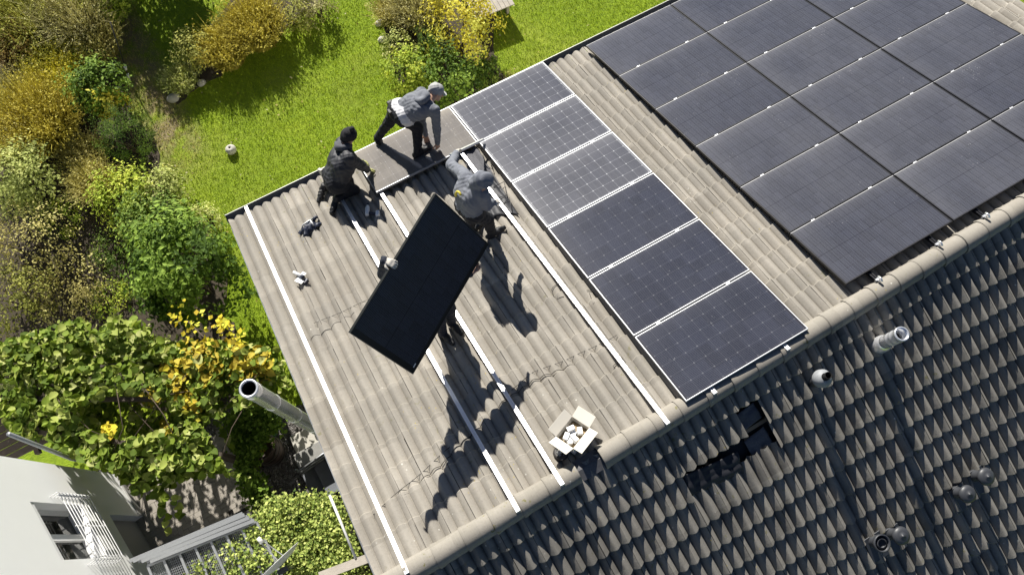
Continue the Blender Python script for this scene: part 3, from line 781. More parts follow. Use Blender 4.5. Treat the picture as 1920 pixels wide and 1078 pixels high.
def shrub(x, y, rx, H, pal, label, cat='shrub', n=2600, leaf=.07, kind='leaf', ry=None, clumps=42, spread=.17, seed=None, name='shrub', group=None, aspect=.55, zbase=0.0, flat=.55):
    """x, y, rx, ry: crown centre and radii in photo pixels; H its height in metres, standing on the ground"""
    seed = seed if seed is not None else abs(int(x * 7 + y * 13))
    r = np.random.default_rng(seed)
    C_ = at(x, y, zbase + H * .5); m_ = mpp(C_); R1 = rx * m_; R2 = (ry or rx) * m_
    t = tag(empty(name, (C_[0], C_[1], zbase)), label, cat, group)
    mat = leafmat(pal, PAL[pal])
    if kind == 'leaf':
        p, nr, tone = crown_points((0, 0, H * .52), (R1, R2, H * .5), n, seed, clumps, spread, flat_bottom=flat)
        p[:, 2] = np.maximum(p[:, 2], .03)
        v, f = leaf_field(p, nr, np.full(n, leaf), aspect, seed=seed)
        me = mesh_np('foliage', v, f, mat, np.repeat(tone, 4)); put('foliage', me, t)
        # inner dark fill of finer twigs keeps the crown from being see-through everywhere
        st = MB()
        for i in range(7):
            a = r.uniform(0, 6.28); q = np.array([math.cos(a) * R1 * .6, math.sin(a) * R2 * .6, H * r.uniform(.55, .9)])
            st.tube([(q[0] * .08, q[1] * .08, 0), (q[0] * .4, q[1] * .4, q[2] * .5), q], [.022, .014, .006], 5)
        st.build('stem', M['bark'], t, True)
    else:                                                   # tall autumn perennials: arching stalks with seed heads
        a = r.uniform(0, 2 * math.pi, n); q = np.sqrt(r.random(n)); bx_ = np.stack([np.cos(a) * q * R1, np.sin(a) * q * R2, np.zeros(n)], 1) * .62
        ln = H * r.uniform(.55, 1.1, n); out = np.stack([np.cos(a), np.sin(a), np.zeros(n)], 1) * (q * r.uniform(.1, .75, n) * ln)[:, None] + r.normal(0, .07, (n, 3)) * ln[:, None]
        mid = bx_ + out * .45 + np.stack([np.zeros(n), np.zeros(n), ln * .62], 1)
        tip = bx_ + out + np.stack([np.zeros(n), np.zeros(n), ln * r.uniform(.78, 1.0, n)], 1)
        side = np.stack([-np.sin(a + r.normal(0, .8, n)), np.cos(a), np.zeros(n)], 1) * (leaf * .13)
        v = np.stack([bx_ - side, bx_ + side, mid + side, mid - side, tip], 1).reshape(-1, 3); i = np.arange(n)[:, None] * 5
        f = np.concatenate([i + [0, 1, 2], i + [0, 2, 3], i + [3, 2, 4]], 0)
        tone = np.clip(.5 + .3 * r.normal(size=n), 0, 1)
        put('foliage', mesh_np('foliage', v, f, mat, np.repeat(tone, 5)), t)
        n2_ = int(n * 1.6); k_ = r.integers(0, n, n2_); w = r.uniform(.45, 1.0, n2_)[:, None]
        p = mid[k_] * (1 - w) + tip[k_] * w + r.normal(0, .02, (n2_, 3))
        v, f = leaf_field(p, r.normal(size=(n2_, 3)) + [0, .2, .6], np.full(n2_, leaf * .8), .6, seed=seed + 1)
        put('seed_heads', mesh_np('seed_heads', v, f, mat, np.repeat(np.clip(tone[k_] + .1, 0, 1), 4)), t)
    return t
# --- wild border on the left
shrub(45, 20, 85, 1.3, 'olive', 'olive perennials filling the top left corner of the garden', 'perennials', 2600, .06, 'stalk', name='perennial_clump')
shrub(140, 25, 60, 1.4, 'grey', 'grey-brown faded perennials left of the bright lime bush', 'perennials', 2400, .05, 'stalk', name='perennial_clump')
shrub(28, 85, 48, 1.0, 'rust', 'rust-brown perennials at the left edge, near the top', 'perennials', 1600, .06, 'stalk', name='perennial_clump')
shrub(95, 88, 55, .9, 'olive', 'loose olive perennials right of the rust-brown ones', 'perennials', 1800, .06, 'stalk', name='perennial_clump')
shrub(180, 75, 42, .9, 'tan', 'dry tan perennials beside the black garden pole', 'perennials', 1600, .06, 'stalk', name='perennial_clump')
shrub(203, 6, 40, .9, 'lime', 'bright lime-green bush at the top edge near the black pole', 'bush', 6000, .085, name='bush')
shrub(238, -120, 70, 2.3, 'mid', 'tall green bush beyond the top edge whose shadow falls on the lawn', 'bush', 7000, .12, name='bush')
shrub(105, 145, 48, .9, 'yellow', 'straw-yellow grasses between olive and golden clumps', 'ornamental grass', 1900, .06, 'stalk', name='grass_clump')
shrub(150, 110, 34, .8, 'olive', 'small olive grass tuft above the glossy dark laurel', 'ornamental grass', 1300, .05, 'stalk', name='grass_clump')
shrub(30, 185, 55, .9, 'grey', 'faded grey perennials at the left edge above the golden mound', 'perennials', 1800, .05, 'stalk', name='perennial_clump')
shrub(70, 225, 82, 1.25, 'gold', 'large golden mound of autumn perennials at the left', 'perennials', 3600, .06, 'stalk', name='perennial_clump')
shrub(22, 265, 50, 1.0, 'tan', 'tan seed heads at the left edge below the golden mound', 'perennials', 1700, .06, 'stalk', name='perennial_clump')
shrub(190, 168, 46, 1.3, 'laurel', 'glossy dark laurel with pale flecks beside the lawn path', 'shrub', 3000, .085)
shrub(214, 200, 26, 1.0, 'yellow', 'small yellow-leaved shrub between the two dark green ones', 'shrub', 700, .10, seed=9)
shrub(240, 262, 48, 1.25, 'dark', 'dense dark green dome-shaped conifer at the lawn edge', 'shrub', 5200, .045, clumps=80, spread=.11, aspect=.3)
shrub(160, 290, 45, .6, 'tan', 'low brownish perennials left of the dark green dome', 'perennials', 1500, .06, 'stalk', name='perennial_clump')
shrub(45, 345, 66, 1.6, 'silver', 'pale variegated shrub at the left edge, mid height', 'shrub', 3600, .08)
shrub(180, 345, 42, .8, 'tan', 'dry straw tuft below the dark green dome', 'perennials', 1300, .06, 'stalk', name='perennial_clump')
shrub(235, 372, 60, 1.0, 'lime', 'pale lime bush below the dark green dome', 'bush', 2600, .075, name='bush')
shrub(310, 360, 40, .9, 'silver', 'silvery green bush at the lawn edge below the dark dome', 'bush', 1700, .07, name='bush')
shrub(290, 425, 62, 1.2, 'mid', 'mid-green bush above the big laurel', 'bush', 2600, .08, name='bush')
shrub(390, 415, 30, .8, 'silver', 'small silvery bush at the lawn edge beside the roof corner', 'bush', 900, .06, name='bush')
shrub(120, 410, 40, .45, 'lime', 'low lime ground plants on the garden path', 'ground plants', 1200, .05, name='ground_plants')
shrub(350, 510, 82, 2.6, 'laurel', 'big dark glossy laurel bush close to the roof verge', 'bush', 5200, .12, ry=95, clumps=70, spread=.13, name='bush')
shrub(55, 470, 75, 1.5, 'tan', 'brownish half-bare shrub in the shade at the left edge', 'shrub', 2200, .06, seed=44)
shrub(30, 560, 60, 1.2, 'olive', 'dull olive shrub above the vine at the left edge', 'shrub', 1700, .07)
shrub(130, 545, 62, .8, 'tan', 'low dark brown undergrowth in the shade above the vine', 'undergrowth', 1500, .06, name='undergrowth')
shrub(215, 470, 42, .35, 'mid', 'low green ground plants on the path beside the big laurel', 'ground plants', 1200, .05, name='ground_plants')
shrub(205, 560, 40, .3, 'lime', 'low green ground plants between vine and big laurel', 'ground plants', 1200, .05, name='ground_plants')
# --- island bed on the lawn
shrub(340, 150, 30, .5, 'silver', 'small grey lavender-like tuft at the tip of the island bed', 'shrub', 1300, .05, 'stalk')
shrub(362, 100, 40, .75, 'olive', 'olive shrub at the left of the island bed', 'shrub', 1900, .06)
shrub(420, 92, 48, .8, 'gold', 'golden shrub in the middle of the island bed', 'shrub', 2200, .06, 'stalk')
shrub(478, 48, 58, .9, 'gold', 'largest golden shrub at the upper part of the island bed', 'shrub', 3000, .06, 'stalk', seed=77)
shrub(545, 28, 45, .7, 'olive', 'olive-green shrub right of the largest golden one', 'shrub', 1700, .06)
shrub(595, 12, 36, .7, 'grey', 'grey-green low shrub at the right end of the island bed', 'shrub', 1400, .05)
shrub(415, 45, 16, .5, 'dark', 'small dark green tuft behind the golden shrubs', 'shrub', 700, .04)
# --- bed by the wooden table
shrub(735, 20, 32, .8, 'tan', 'tan dry perennials at the left of the bed by the table', 'perennials', 1300, .05, 'stalk', name='perennial_clump')
shrub(785, 12, 48, 1.1, 'grey', 'grey-olive seed stalks left of the yellow bush by the table', 'perennials', 1900, .05, 'stalk', name='perennial_clump')
shrub(862, 48, 58, 1.7, 'yellow', 'bright yellow bush beside the wooden table', 'bush', 3400, .075, ry=68, name='bush')
shrub(752, 95, 32, .8, 'silver', 'pale flowering plant at the left rim of the bed', 'shrub', 1100, .06)
shrub(802, 98, 19, 1.4, 'dark', 'narrow dark columnar conifer left of the yellow bush', 'conifer', 2600, .04, ry=19, clumps=60, spread=.10, aspect=.3, name='columnar_conifer', flat=.9)
shrub(775, 142, 42, 1.1, 'lime', 'leafy lime-green shrub left of the columnar conifer foot', 'shrub', 1900, .085)
shrub(845, 150, 55, 1.3, 'laurel', 'green broad-leaved shrub just behind the bending worker', 'shrub', 2900, .09)
shrub(905, 140, 30, .8, 'mid', 'green shrub with reddish tips between worker and table', 'shrub', 1200, .07)
shrub(905, 118, 18, .6, 'rust', 'small reddish plant below the yellow bush', 'shrub', 600, .05)
shrub(955, 160, 28, .5, 'olive', 'low olive plant at the gutter right of the bending worker', 'shrub', 900, .05)

# --- grass: blades over the lawn and a scatter of fallen leaves
def inpoly(px, py, poly):
    c = np.zeros(len(px), bool); j = len(poly) - 1
    for i in range(len(poly)):
        xi, yi = poly[i]; xj, yj = poly[j]
        c ^= ((yi > py) != (yj > py)) & (px < (xj - xi) * (py - yi) / (yj - yi + 1e-9) + xi); j = i
    return c
n = 260000
gx1 = rng.uniform(-8.5, 9, n); gy1 = rng.uniform(4.2, 18.5, n)
ok = np.ones(n, bool)
for bd in BEDS:
    pl = [tuple(at(x, y)[:2]) for x, y in bd]; ok &= ~inpoly(gx1, gy1, pl)
ok &= ~((gy1 < yE - .3) & (gx1 > U0 + .2))
ok &= ~((gx1 > -4.7) & (gy1 < 4.6))
P3 = np.stack([gx1, gy1, np.zeros(n)], 1); cc_ = (P3 - CAM) @ RW.T; ux = 960 + F_PX * cc_[:, 0] / cc_[:, 2]; uy = 539 + F_PX * cc_[:, 1] / cc_[:, 2]
ok &= (ux > -30) & (ux < 1950) & (uy > -30) & (uy < 1100)
P3 = P3[ok]; n = len(P3)
pn = np.array([mnoise.noise(Vector((p[0] * .7, p[1] * .7, 0))) for p in P3[::8]]); pn = np.repeat(pn, 8)[:n] if len(pn) * 8 >= n else np.resize(pn, n)
hgt = .05 * rng.uniform(.5, 1.5, n); a = rng.uniform(0, 6.28, n); lean = rng.uniform(.1, .8, n) * hgt
d = np.stack([np.cos(a), np.sin(a), np.zeros(n)], 1)
s_ = np.stack([-np.sin(a), np.cos(a), np.zeros(n)], 1) * .006
tipv = P3 + d * lean[:, None] + np.stack([np.zeros(n), np.zeros(n), hgt], 1)
v = np.stack([P3 - s_, P3 + s_, tipv], 1).reshape(-1, 3)
f = np.arange(3 * n).reshape(-1, 3)
dryness = np.clip(1 - np.abs(P3[:, 0] + 4.85) / .9, 0, 1) * np.clip((P3[:, 1] - 10.2) / .8, 0, 1) * (rng.random(n) < .7)
tone = np.clip(.40 + .35 * pn + .13 * rng.normal(size=n), 0, .72); tone = np.where(dryness > .35, .95, tone)
tag(put('lawn_grass', mesh_np('lawn_grass', v, f, M['blade'], np.repeat(tone, 3))), 'short green lawn grass round the flower beds', 'grass', kind='stuff')
n = 260; k_ = rng.integers(0, len(P3), n); p = P3[k_] + [0, 0, .05]
v, f = leaf_field(p, rng.normal(0, .3, (n, 3)) + [0, 0, 1], np.full(n, .055), .7, seed=5)
tag(put('fallen_leaves', mesh_np('fallen_leaves', v, f, leafmat('fallen', [(.30, .24, .05), (.45, .38, .12), (.50, .48, .30)]), np.repeat(rng.random(n), 4))), 'scattered pale fallen leaves on the lawn', 'leaves', kind='stuff')

# --- the big-leaved vine over its pergola
VZ = 2.7
vine_poly = [(-40, 660), (60, 625), (150, 598), (165, 640), (215, 590), (270, 612), (300, 655), (345, 640), (430, 640), (500, 655), (522, 720), (470, 760), (430, 770), (380, 800), (410, 860), (425, 885), (330, 900), (300, 950), (262, 930), (215, 885), (150, 862), (80, 828), (30, 815), (0, 780), (-40, 790)]
pg = tag(empty('pergola', (*at(200, 760, 0)[:2], 0)), 'wooden pergola carrying the big-leaved vine', 'pergola')
def rel(o, p): return np.array(p) - np.array(o.location)
for px in ((20, 700), (20, 800), (240, 640), (250, 850), (430, 660), (400, 850)):
    q = at(*px, VZ); MB().beam(rel(pg, (q[0], q[1], 0)), rel(pg, (q[0], q[1], VZ - .15)), .10, .10, (0, 1, 0)).build('post', M['planks'], pg)
for a_, b_ in (((-20, 690), (500, 670)), ((-20, 745), (480, 745)), ((0, 800), (410, 850))):
    A_, B_ = at(*a_, VZ), at(*b_, VZ); A_[2] = B_[2] = VZ - .2; MB().beam(rel(pg, A_), rel(pg, B_), .07, .12).build('beam', M['planks'], pg)
# round, slightly cupped leaf of about twenty triangles
lv = [(0, 0, 0)]; nl = 9
for i in range(nl):
    q = 2 * math.pi * i / nl; rr = .5 * (1.28 if i == 0 else (.78 if i in (4, 5) else 1.0))
    lv.append((rr * math.cos(q), rr * math.sin(q) * .92, .05 * (1 if i % 2 else -.3) + .20 * abs(math.sin(q)) - .10 * (i == 0)))
lf = [(0, 1 + i, 1 + (i + 1) % nl) for i in range(nl)]
LV = np.array(lv); LF = np.array(lf)
vine = tag(empty('climbing_vine', (*at(200, 760, 0)[:2], 0)), 'big round-leaved climbing vine covering the pergola beside the white house', 'vine')
vp = np.array(vine.location)
r = np.random.default_rng(21)
cntr = []; 
vx = np.array([q[0] for q in vine_poly]); vy = np.array([q[1] for q in vine_poly])
while len(cntr) < 5200:
    xx = r.uniform(-40, 525, 400); yy = r.uniform(590, 955, 400); okk = inpoly(xx, yy, vine_poly)
    for x_, y_ in zip(xx[okk], yy[okk]):
        deep = ((x_ - 235) / 95) ** 2 + ((y_ - 780) / 42) ** 2 < 1            # hollow where lower leaves show
        nz = mnoise.noise(Vector((x_ * .02, y_ * .02, 1.0)))
        if nz < -.35 and r.random() < .75: continue
        z_ = (VZ - .75 if deep else VZ) + .28 * nz + r.uniform(-.3, .12)
        if y_ > 880: z_ -= .25
        cntr.append((*at(x_, y_, z_)[:2], z_, x_, y_))
# hanging strands
for (x0, y0, x1, y1, k2) in ((300, 905, 314, 1000, 16), (420, 880, 470, 905, 12), (330, 930, 340, 975, 8), (455, 730, 500, 765, 10), (395, 770, 440, 850, 14)):
    for s2 in np.linspace(0, 1, k2):
        x_, y_ = x0 + (x1 - x0) * s2 + r.normal(0, 3), y0 + (y1 - y0) * s2 + r.normal(0, 3); z_ = VZ - .2 - .5 * s2
        cntr.append((*at(x_, y_, z_)[:2], z_, x_, y_))
for (x0, y0), (x1, y1) in zip(vine_poly[:9], vine_poly[1:10]):  # leaf curtain added below the canopy edge to keep sun out underneath
    for _ in range(int(math.hypot(x1 - x0, y1 - y0) * 2.4)):
        s2 = r.random(); z_ = r.uniform(.2, 2.5); e_ = at(x0 + (x1 - x0) * s2, y0 + (y1 - y0) * s2 + 14, VZ)
        cntr.append((e_[0] + r.normal(0, .12), e_[1] + r.normal(0, .15), z_, -999, -999))
cntr = np.array(cntr)
order = np.argsort(-cntr[:, 2]); cntr = cntr[order]
yelpts = [(350, 600, 40), (375, 660, 35), (330, 700, 30), (395, 700, 28), (440, 640, 26), (450, 690, 26), (415, 610, 22), (490, 680, 30), (360, 760, 18), (345, 735, 18), (205, 805, 12), (310, 800, 14), (280, 745, 22), (430, 575, 22)]
def is_yellow(x_, y_): return any((x_ - a_) ** 2 + (y_ - b_) ** 2 < c_ * c_ for a_, b_, c_ in yelpts)
mv = [leafmat('vine%d' % i, [c_, c_], .35) for i, c_ in enumerate([(.11, .17, .018), (.21, .29, .03), (.36, .42, .09), (.52, .55, .20)])] + [leafmat('vy', [(.52, .42, .05), (.52, .42, .05)], .3), leafmat('vy2', [(.40, .30, .03), (.40, .30, .03)], .3)]
leaf_mesh = [mesh_np('leaf', LV, LF, m_, np.zeros(len(LV)) + .5, smooth=True) for m_ in mv]
bigV, bigF, bigM = [], [], []
foli = put('leaf_canopy', None, vine) if False else None
for i, (X_, Y_, Z_, px_, py_) in enumerate(cntr):
    sz = (.06 + .125 * r.random() ** .9) * (1 if Z_ > VZ - .6 else .85)
    nv = Vector((r.normal(0, .6), r.normal(.25, .6), 1)).normalized()
    Mx = Matrix.Translation(Vector((X_ - vp[0], Y_ - vp[1], Z_))) @ nv.to_track_quat('Z', 'Y').to_matrix().to_4x4() @ Matrix.Rotation(r.uniform(0, 6.28), 4, 'Z') @ Matrix.Scale(sz, 4)
    mi = int(np.clip(r.normal(1.5, 1.15), 0, 3))
    if is_yellow(px_, py_) and r.random() < .55: mi = 4 + (r.random() < .35)
    if i < 300:
        o = bpy.data.objects.new('leaf', leaf_mesh[mi]); link(o, vine); o.matrix_local = Mx
    else:
        bigV.append((np.c_[LV, np.ones(len(LV))] @ np.array(Mx).T)[:, :3]); bigF.append(LF + len(LV) * (len(bigV) - 1)); bigM += [mi] * len(LF)
o = put('leaf_mass', mesh_np('leaf_mass', np.concatenate(bigV), np.concatenate(bigF), mv, np.full(len(bigV) * len(LV), .5), smooth=True, midx=bigM), vine); tag(o, kind='stuff')
m = MB()
for i in range(26):
    a_ = cntr[r.integers(0, 300)]; b_ = cntr[r.integers(0, len(cntr))]
    if np.linalg.norm(a_[:2] - b_[:2]) > 2.2: continue
    A_ = a_[:3] - vp; B_ = b_[:3] - vp; m.tube([A_ - [0, 0, .05], (A_ + B_) / 2 + r.normal(0, .1, 3) - [0, 0, .1], B_ - [0, 0, .05]], .008, 5)
m.build('shoot', M['bark'], vine, True)
# yellowing climber on the big laurel
p = []
for (x_, y_, c_) in yelpts[:11]:
    for i in range(42): 
        q = at(x_ + r.normal(0, c_ * .5), y_ + r.normal(0, c_ * .5), r.uniform(2.2, 2.9)); p.append(q)
p = np.array(p); v, f = leaf_field(p, r.normal(0, .5, p.shape) + [0, .2, 1], np.full(len(p), .10), .85, seed=31)
yc = tag(empty('yellow_climber', tuple(p.mean(0))), 'yellow autumn climber scrambling over the big laurel', 'climber')
tag(put('foliage', mesh_np('foliage', v - p.mean(0), f, leafmat('vineyellow', PAL['vineyellow']), np.repeat(r.random(len(p)), 4)), yc), kind='stuff')
MB().tube([at(350, 600, 2.2) - p.mean(0), at(400, 650, 2.4) - p.mean(0), at(470, 680, 2.3) - p.mean(0)], .012, 5).build('shoot', M['bark'], yc, True)

# ------------------------------------------------------------------ neighbouring white house, lower left
NX = float(at(306, 1013, 0)[0])                       # its wall stands on the ground along this line
NROT = math.radians(7.5)
nh = tag(empty('white_house', mat=Matrix.Translation(Vector((NX, 2.5, 0))) @ Matrix.Rotation(NROT, 4, 'Z')), 'white rendered neighbouring house in the lower left corner', 'house')
def W_(x, y, off=0.0):                                   # photo pixel -> (Y, Z) on the wall plane
    q = atX(x, y, NX + off); return q[1], q[2]
yc0, _ = W_(60, 840)                                     # vertical corner of the wall
wy = [W_(78, 928), W_(117, 1043), W_(190, 1043), W_(150, 941)]
yw0, yw1 = min(wy[1][0], wy[2][0]), max(wy[0][0], wy[3][0])
zb, zt = W_(187, 985)[1], W_(97, 985)[1]
gq = [W_(220, 955), W_(292, 962), W_(303, 1010), W_(252, 1043)]
gy0, gy1, gz1 = gq[3][0], gq[0][0], W_(222, 962)[1]
TOPZ = 8.6
def nbox(nm, y0, y1, z0, z1, x0, x1, mat, par=nh, bevel=0):
    return MB().box(((x0 + x1) / 2, (y0 + y1) / 2 - 2.5, (z0 + z1) / 2), (x1 - x0, y1 - y0, z1 - z0)).build(nm, M[mat], par, bevel=bevel)
yS = -6.0
# wall with real openings: piers and spandrels round window and wall recess
nbox('wall', yw1, yc0, gz1, TOPZ, -.34, 0, 'render'); nbox('wall', yS, yw0, gz1, TOPZ, -.34, 0, 'render')
nbox('wall', yw0, yw1, zt, TOPZ, -.34, 0, 'render'); nbox('wall', yw0, yw1, gz1, zb, -.34, 0, 'render')
nbox('wall', gy1, yc0, 0, gz1, -.34, 0, 'render'); nbox('wall', yS, gy0, 0, gz1, -.34, 0, 'render')
nbox('recess_wall', gy0, gy1, 0, gz1, -.34, -.16, 'recess_shade')  # recessed wall part; the shade under the lintel is put into its grey
nbox('wall', yc0 - .34, yc0, 0, TOPZ, -7.5, -.34, 'render')
nbox('roof', yS, yc0 + .05, TOPZ, TOPZ + .18, -7.5, .03, 'zinc')
nbox('lintel', yw0 - .0, yw1, zt - .10, zt, -.30, -.012, 'lintel')
win = nbox('window', yw0, yw1, zb, zt - .10, -.26, -.22, 'pane'); tag(win, 'dark window with white frame and bar balustrade')
ym = (yw0 + yw1) / 2
for (a, b, c, d) in ((yw0, yw0 + .07, zb, zt - .1), (yw1 - .07, yw1, zb, zt - .1), (ym - .06, ym + .06, zb, zt - .1), (yw0 + .07, ym - .06, zt - .18, zt - .1), (ym + .06, yw1 - .07, zt - .18, zt - .1), (yw0 + .07, ym - .06, zb, zb + .08), (ym + .06, yw1 - .07, zb, zb + .08)):
    nbox('frame', a, b, c, d, -.235, -.17, 'lintel', win); 
for o in list(win.children): pass
# french balcony of horizontal rods
bal = tag(empty('balustrade', mat=Matrix.Translation(Vector((NX, 2.5, 0))) @ Matrix.Rotation(NROT, 4, 'Z') @ Matrix.Translation(Vector((.15, ym - 2.5, zb)))), 'french balcony of thin white horizontal rods before the window', 'balustrade')
zr0 = zb - .10; zr1 = zr0 + .92
for i in range(10):
    z = zr0 + (zr1 - zr0) * i / 9 - zb
    MB().tube([(-.21, yw0 - ym - .12, z), (-.03, yw0 - ym - .12, z), (0, yw0 - ym - .09, z), (0, yw1 - ym + .09, z), (-.03, yw1 - ym + .12, z), (-.21, yw1 - ym + .12, z)], .007, 6).build('rod', M['lintel'], bal, True)
for yy in (yw0 - ym - .06, 0, yw1 - ym + .06): MB().beam((-.018, yy, zr0 - zb), (-.018, yy, zr1 - zb), .03, .012, (0, 1, 0)).build('upright', M['lintel'], bal)
# plinth line along the foot of the wall
nbox('plinth', yS, gy0 - .02, 0, .25, .0, .03, 'concrete'); nbox('plinth', gy1 + .02, yc0, 0, .25, 0, .03, 'concrete')
# dark slatted deck behind the house corner
dk = tag(empty('slatted_deck', tuple(at(15, 805, 2.2))), 'dark wooden slatted deck behind the white house corner', 'deck')
q0 = at(15, 805, 2.2)
for i in range(9):
    MB().box((-.9 + .0, .14 * i - .5, 0), (3.2, .12, .04)).build('slat', M['planks'], dk)
for xx in (-1.9, .3): 
    MB().box((xx, 0, -.07), (.08, 1.3, .1)).build('joist', M['planks'], dk); MB().box((xx, .4, -1.16), (.09, .09, 2.08)).build('post', M['planks'], dk)
# downpipe by the corner
tag(MB().tube([(NX + .10, yc0 - .15, 0), (NX + .10, yc0 - .15, 2.6), (NX + .10, yc0 + .1, 4.2)], .035, 10).build('downpipe', M['galv'], smooth=True), 'thin grey downpipe at the white house corner among the vine', 'downpipe')

# ------------------------------------------------------------------ yard between the houses
# herringbone-ish brick paving
pv = MB().box((0, 0, 0), (3.2, 2.6, .03)); pc = at(350, 925, 0)
pav = tag(pv.build('paving', M['gravel'], M=Matrix.Translation(Vector((pc[0], pc[1], .02)))), kind='structure')
bme = MB().box((0, 0, 0), (.194, .094, .05)).mesh('brick', M['brick'])
cnt = 0
for i in range(-9, 10):
    for j in range(-6, 7):
        for kk in (0, 1):
            # herringbone unit: one brick along X, one along Y
            ox = (i * .1 + j * .2) ; oy = (-i * .1 + j * .2)
            x_, y_ = (ox + .0, oy) if kk == 0 else (ox + .15, oy + .05)
            X_, Y_ = x_, y_
            if abs(X_) > 1.15 or abs(Y_) > .85 or cnt >= 298: continue
            o = bpy.data.objects.new('brick', bme); link(o, pav); o.location = (X_, Y_, .03 + random.uniform(-.004, .004)); o.rotation_euler = (random.uniform(-.01, .01), random.uniform(-.01, .01), 0 if kk == 0 else math.pi / 2); cnt += 1
# steel grating canopy with louvred strip
GZ = 2.45
gq = [at(x, y, GZ) for x, y in ((303, 1013), (443, 964), (478, 972), (335, 1022))]
gr_ = tag(empty('steel_canopy', (gq[0][0], gq[0][1], 0)), 'galvanised canopy with louvred strip and wire mesh panels beside the white house', 'canopy')
def G(x, y, z=GZ): return at(x, y, z) - np.array([gq[0][0], gq[0][1], 0])
L0, L1 = G(243, 1051), G(455, 962)
L0b, L1b = G(283, 1052), G(478, 975)
for i in range(6):
    s2 = i / 5; MB().beam(L0 * (1 - s2) + L0b * s2 + [0, 0, .03 * (i % 2)], L1 * (1 - s2) + L1b * s2 + [0, 0, .03 * (i % 2)], .06, .012).build('louvre', M['galv'], gr_)
fa, fb = G(275, 1060), G(480, 978)
MB().beam(fa - [0, 0, .06], fb - [0, 0, .06], .05, .08).build('beam', M['galv'], gr_)
for s2 in np.linspace(0, 1, 8):
    a_ = fa + (fb - fa) * s2; b_ = a_ + np.array([.02, -1.35, 0]); MB().beam(a_ - [0, 0, .05], b_ - [0, 0, .05], .04, .05).build('bar', M['galv'], gr_)
    MB().beam(b_ - [0, 0, .05], [b_[0], b_[1], .0], .04, .04, (0, 1, 0)).build('post', M['galv'], gr_)
mesh_ = MB(); dv = np.array([.02, -1.35, 0])
for s2 in np.linspace(0, 1, 62):
    a_ = fa + (fb - fa) * s2 - [0, 0, .085]; mesh_.beam(a_, a_ + dv, .007, .007)
for s2 in np.linspace(0, 1, 34):
    a_ = fa + dv * s2 - [0, 0, .092]; mesh_.beam(a_, a_ + (fb - fa), .007, .007)
tag(mesh_.build('wire_mesh', M['galvdark'], gr_), kind='stuff')
# rain barrel with lid spot, green lid, steps, low walls, railing
q = at(512, 848, 0); t = tag(empty('rain_barrel', tuple(q)), 'brown ribbed rain barrel in the shady gravel yard', 'barrel')
MB().lathe([(.24, 0), (.28, .2), (.30, .45), (.28, .72), (.25, .9), (.235, .9), (.26, .7), (.0, .66)], 28).build('body', M['barrel'], t, True)
for z in (.15, .32, .58, .75): MB().lathe([(.29, z - .02), (.304, z - .012), (.304, z + .012), (.29, z + .02)], 28).build('hoop', M['barrelhoop'], t, True)
MB().lathe([(0, .70), (.05, .71), (.06, .69)], 12, Matrix.Translation(Vector((-.02, -.02, 0)))).build('yellow_leaf', leafmat('fallen', []), t) if False else MB().box((-.02, -.03, .685), (.09, .07, .02)).build('yellow_leaf', M['yellow'], t, bevel=.008)
q = at(509, 812, 0); t = tag(empty('watering_can', tuple(q)), 'green plastic watering can behind the rain barrel', 'watering can')
MB().lathe([(.0, 0), (.13, 0), (.14, .12), (.12, .28), (.06, .3), (.05, .29)], 20).build('body', M['greenlid'], t, True)
MB().tube([(.1, 0, .08), (.25, 0, .22), (.33, 0, .33)], [.03, .02, .022], 10).build('spout', M['greenlid'], t, True)
MB().tube([(-.12, 0, .08), (-.2, 0, .2), (-.1, 0, .33), (.03, 0, .3)], .014, 8).build('handle', M['greenlid'], t, True)
A_ = at(578, 908, 0); t = tag(empty('stone_steps', (A_[0], A_[1], 0)), 'dark stone steps going down beside the house wall', 'steps')
for i in range(4): MB().box((.16 + .30 * i, .0, .09 + .17 * i), (.32, .95, .18 + .0)).build('step', M['steps'], t, bevel=.01)
for i in range(1, 4): MB().box((.16 + .30 * i, 0, .085 * i), (.30, .93, .17 * i - .002)).build('step_base', M['steps'], t)
A_ = at(588, 862, 0); t = tag(MB().box((.3, 0, .35), (1.0, .28, .7)).build('low_wall', M['concrete'], M=Matrix.Translation(Vector(A_)), bevel=.01), 'low grey concrete wall below the roof verge by the steps', 'wall')
A_ = at(572, 882, .6); t = tag(empty('handrail', (A_[0], A_[1], 0)), 'grey steel handrail above the stone steps', 'handrail')
for z in (.45, .65, .85): MB().tube([(-.1, .0, z), (.9, .12, z)], .018, 8).build('rail_bar', M['galv'], t, True)
for xx in (-.1, .8): MB().tube([(xx, .05, 0), (xx, .05, .87)], .018, 8).build('post', M['galv'], t, True)
A_ = at(590, 820, 0); t = tag(MB().box((0, 0, .04), (.9, .5, .08)).build('stepping_stone', M['stone'], M=Matrix.Translation(Vector(A_)), bevel=.02), 'pale sunlit slab on the gravel below the flue', 'slab')
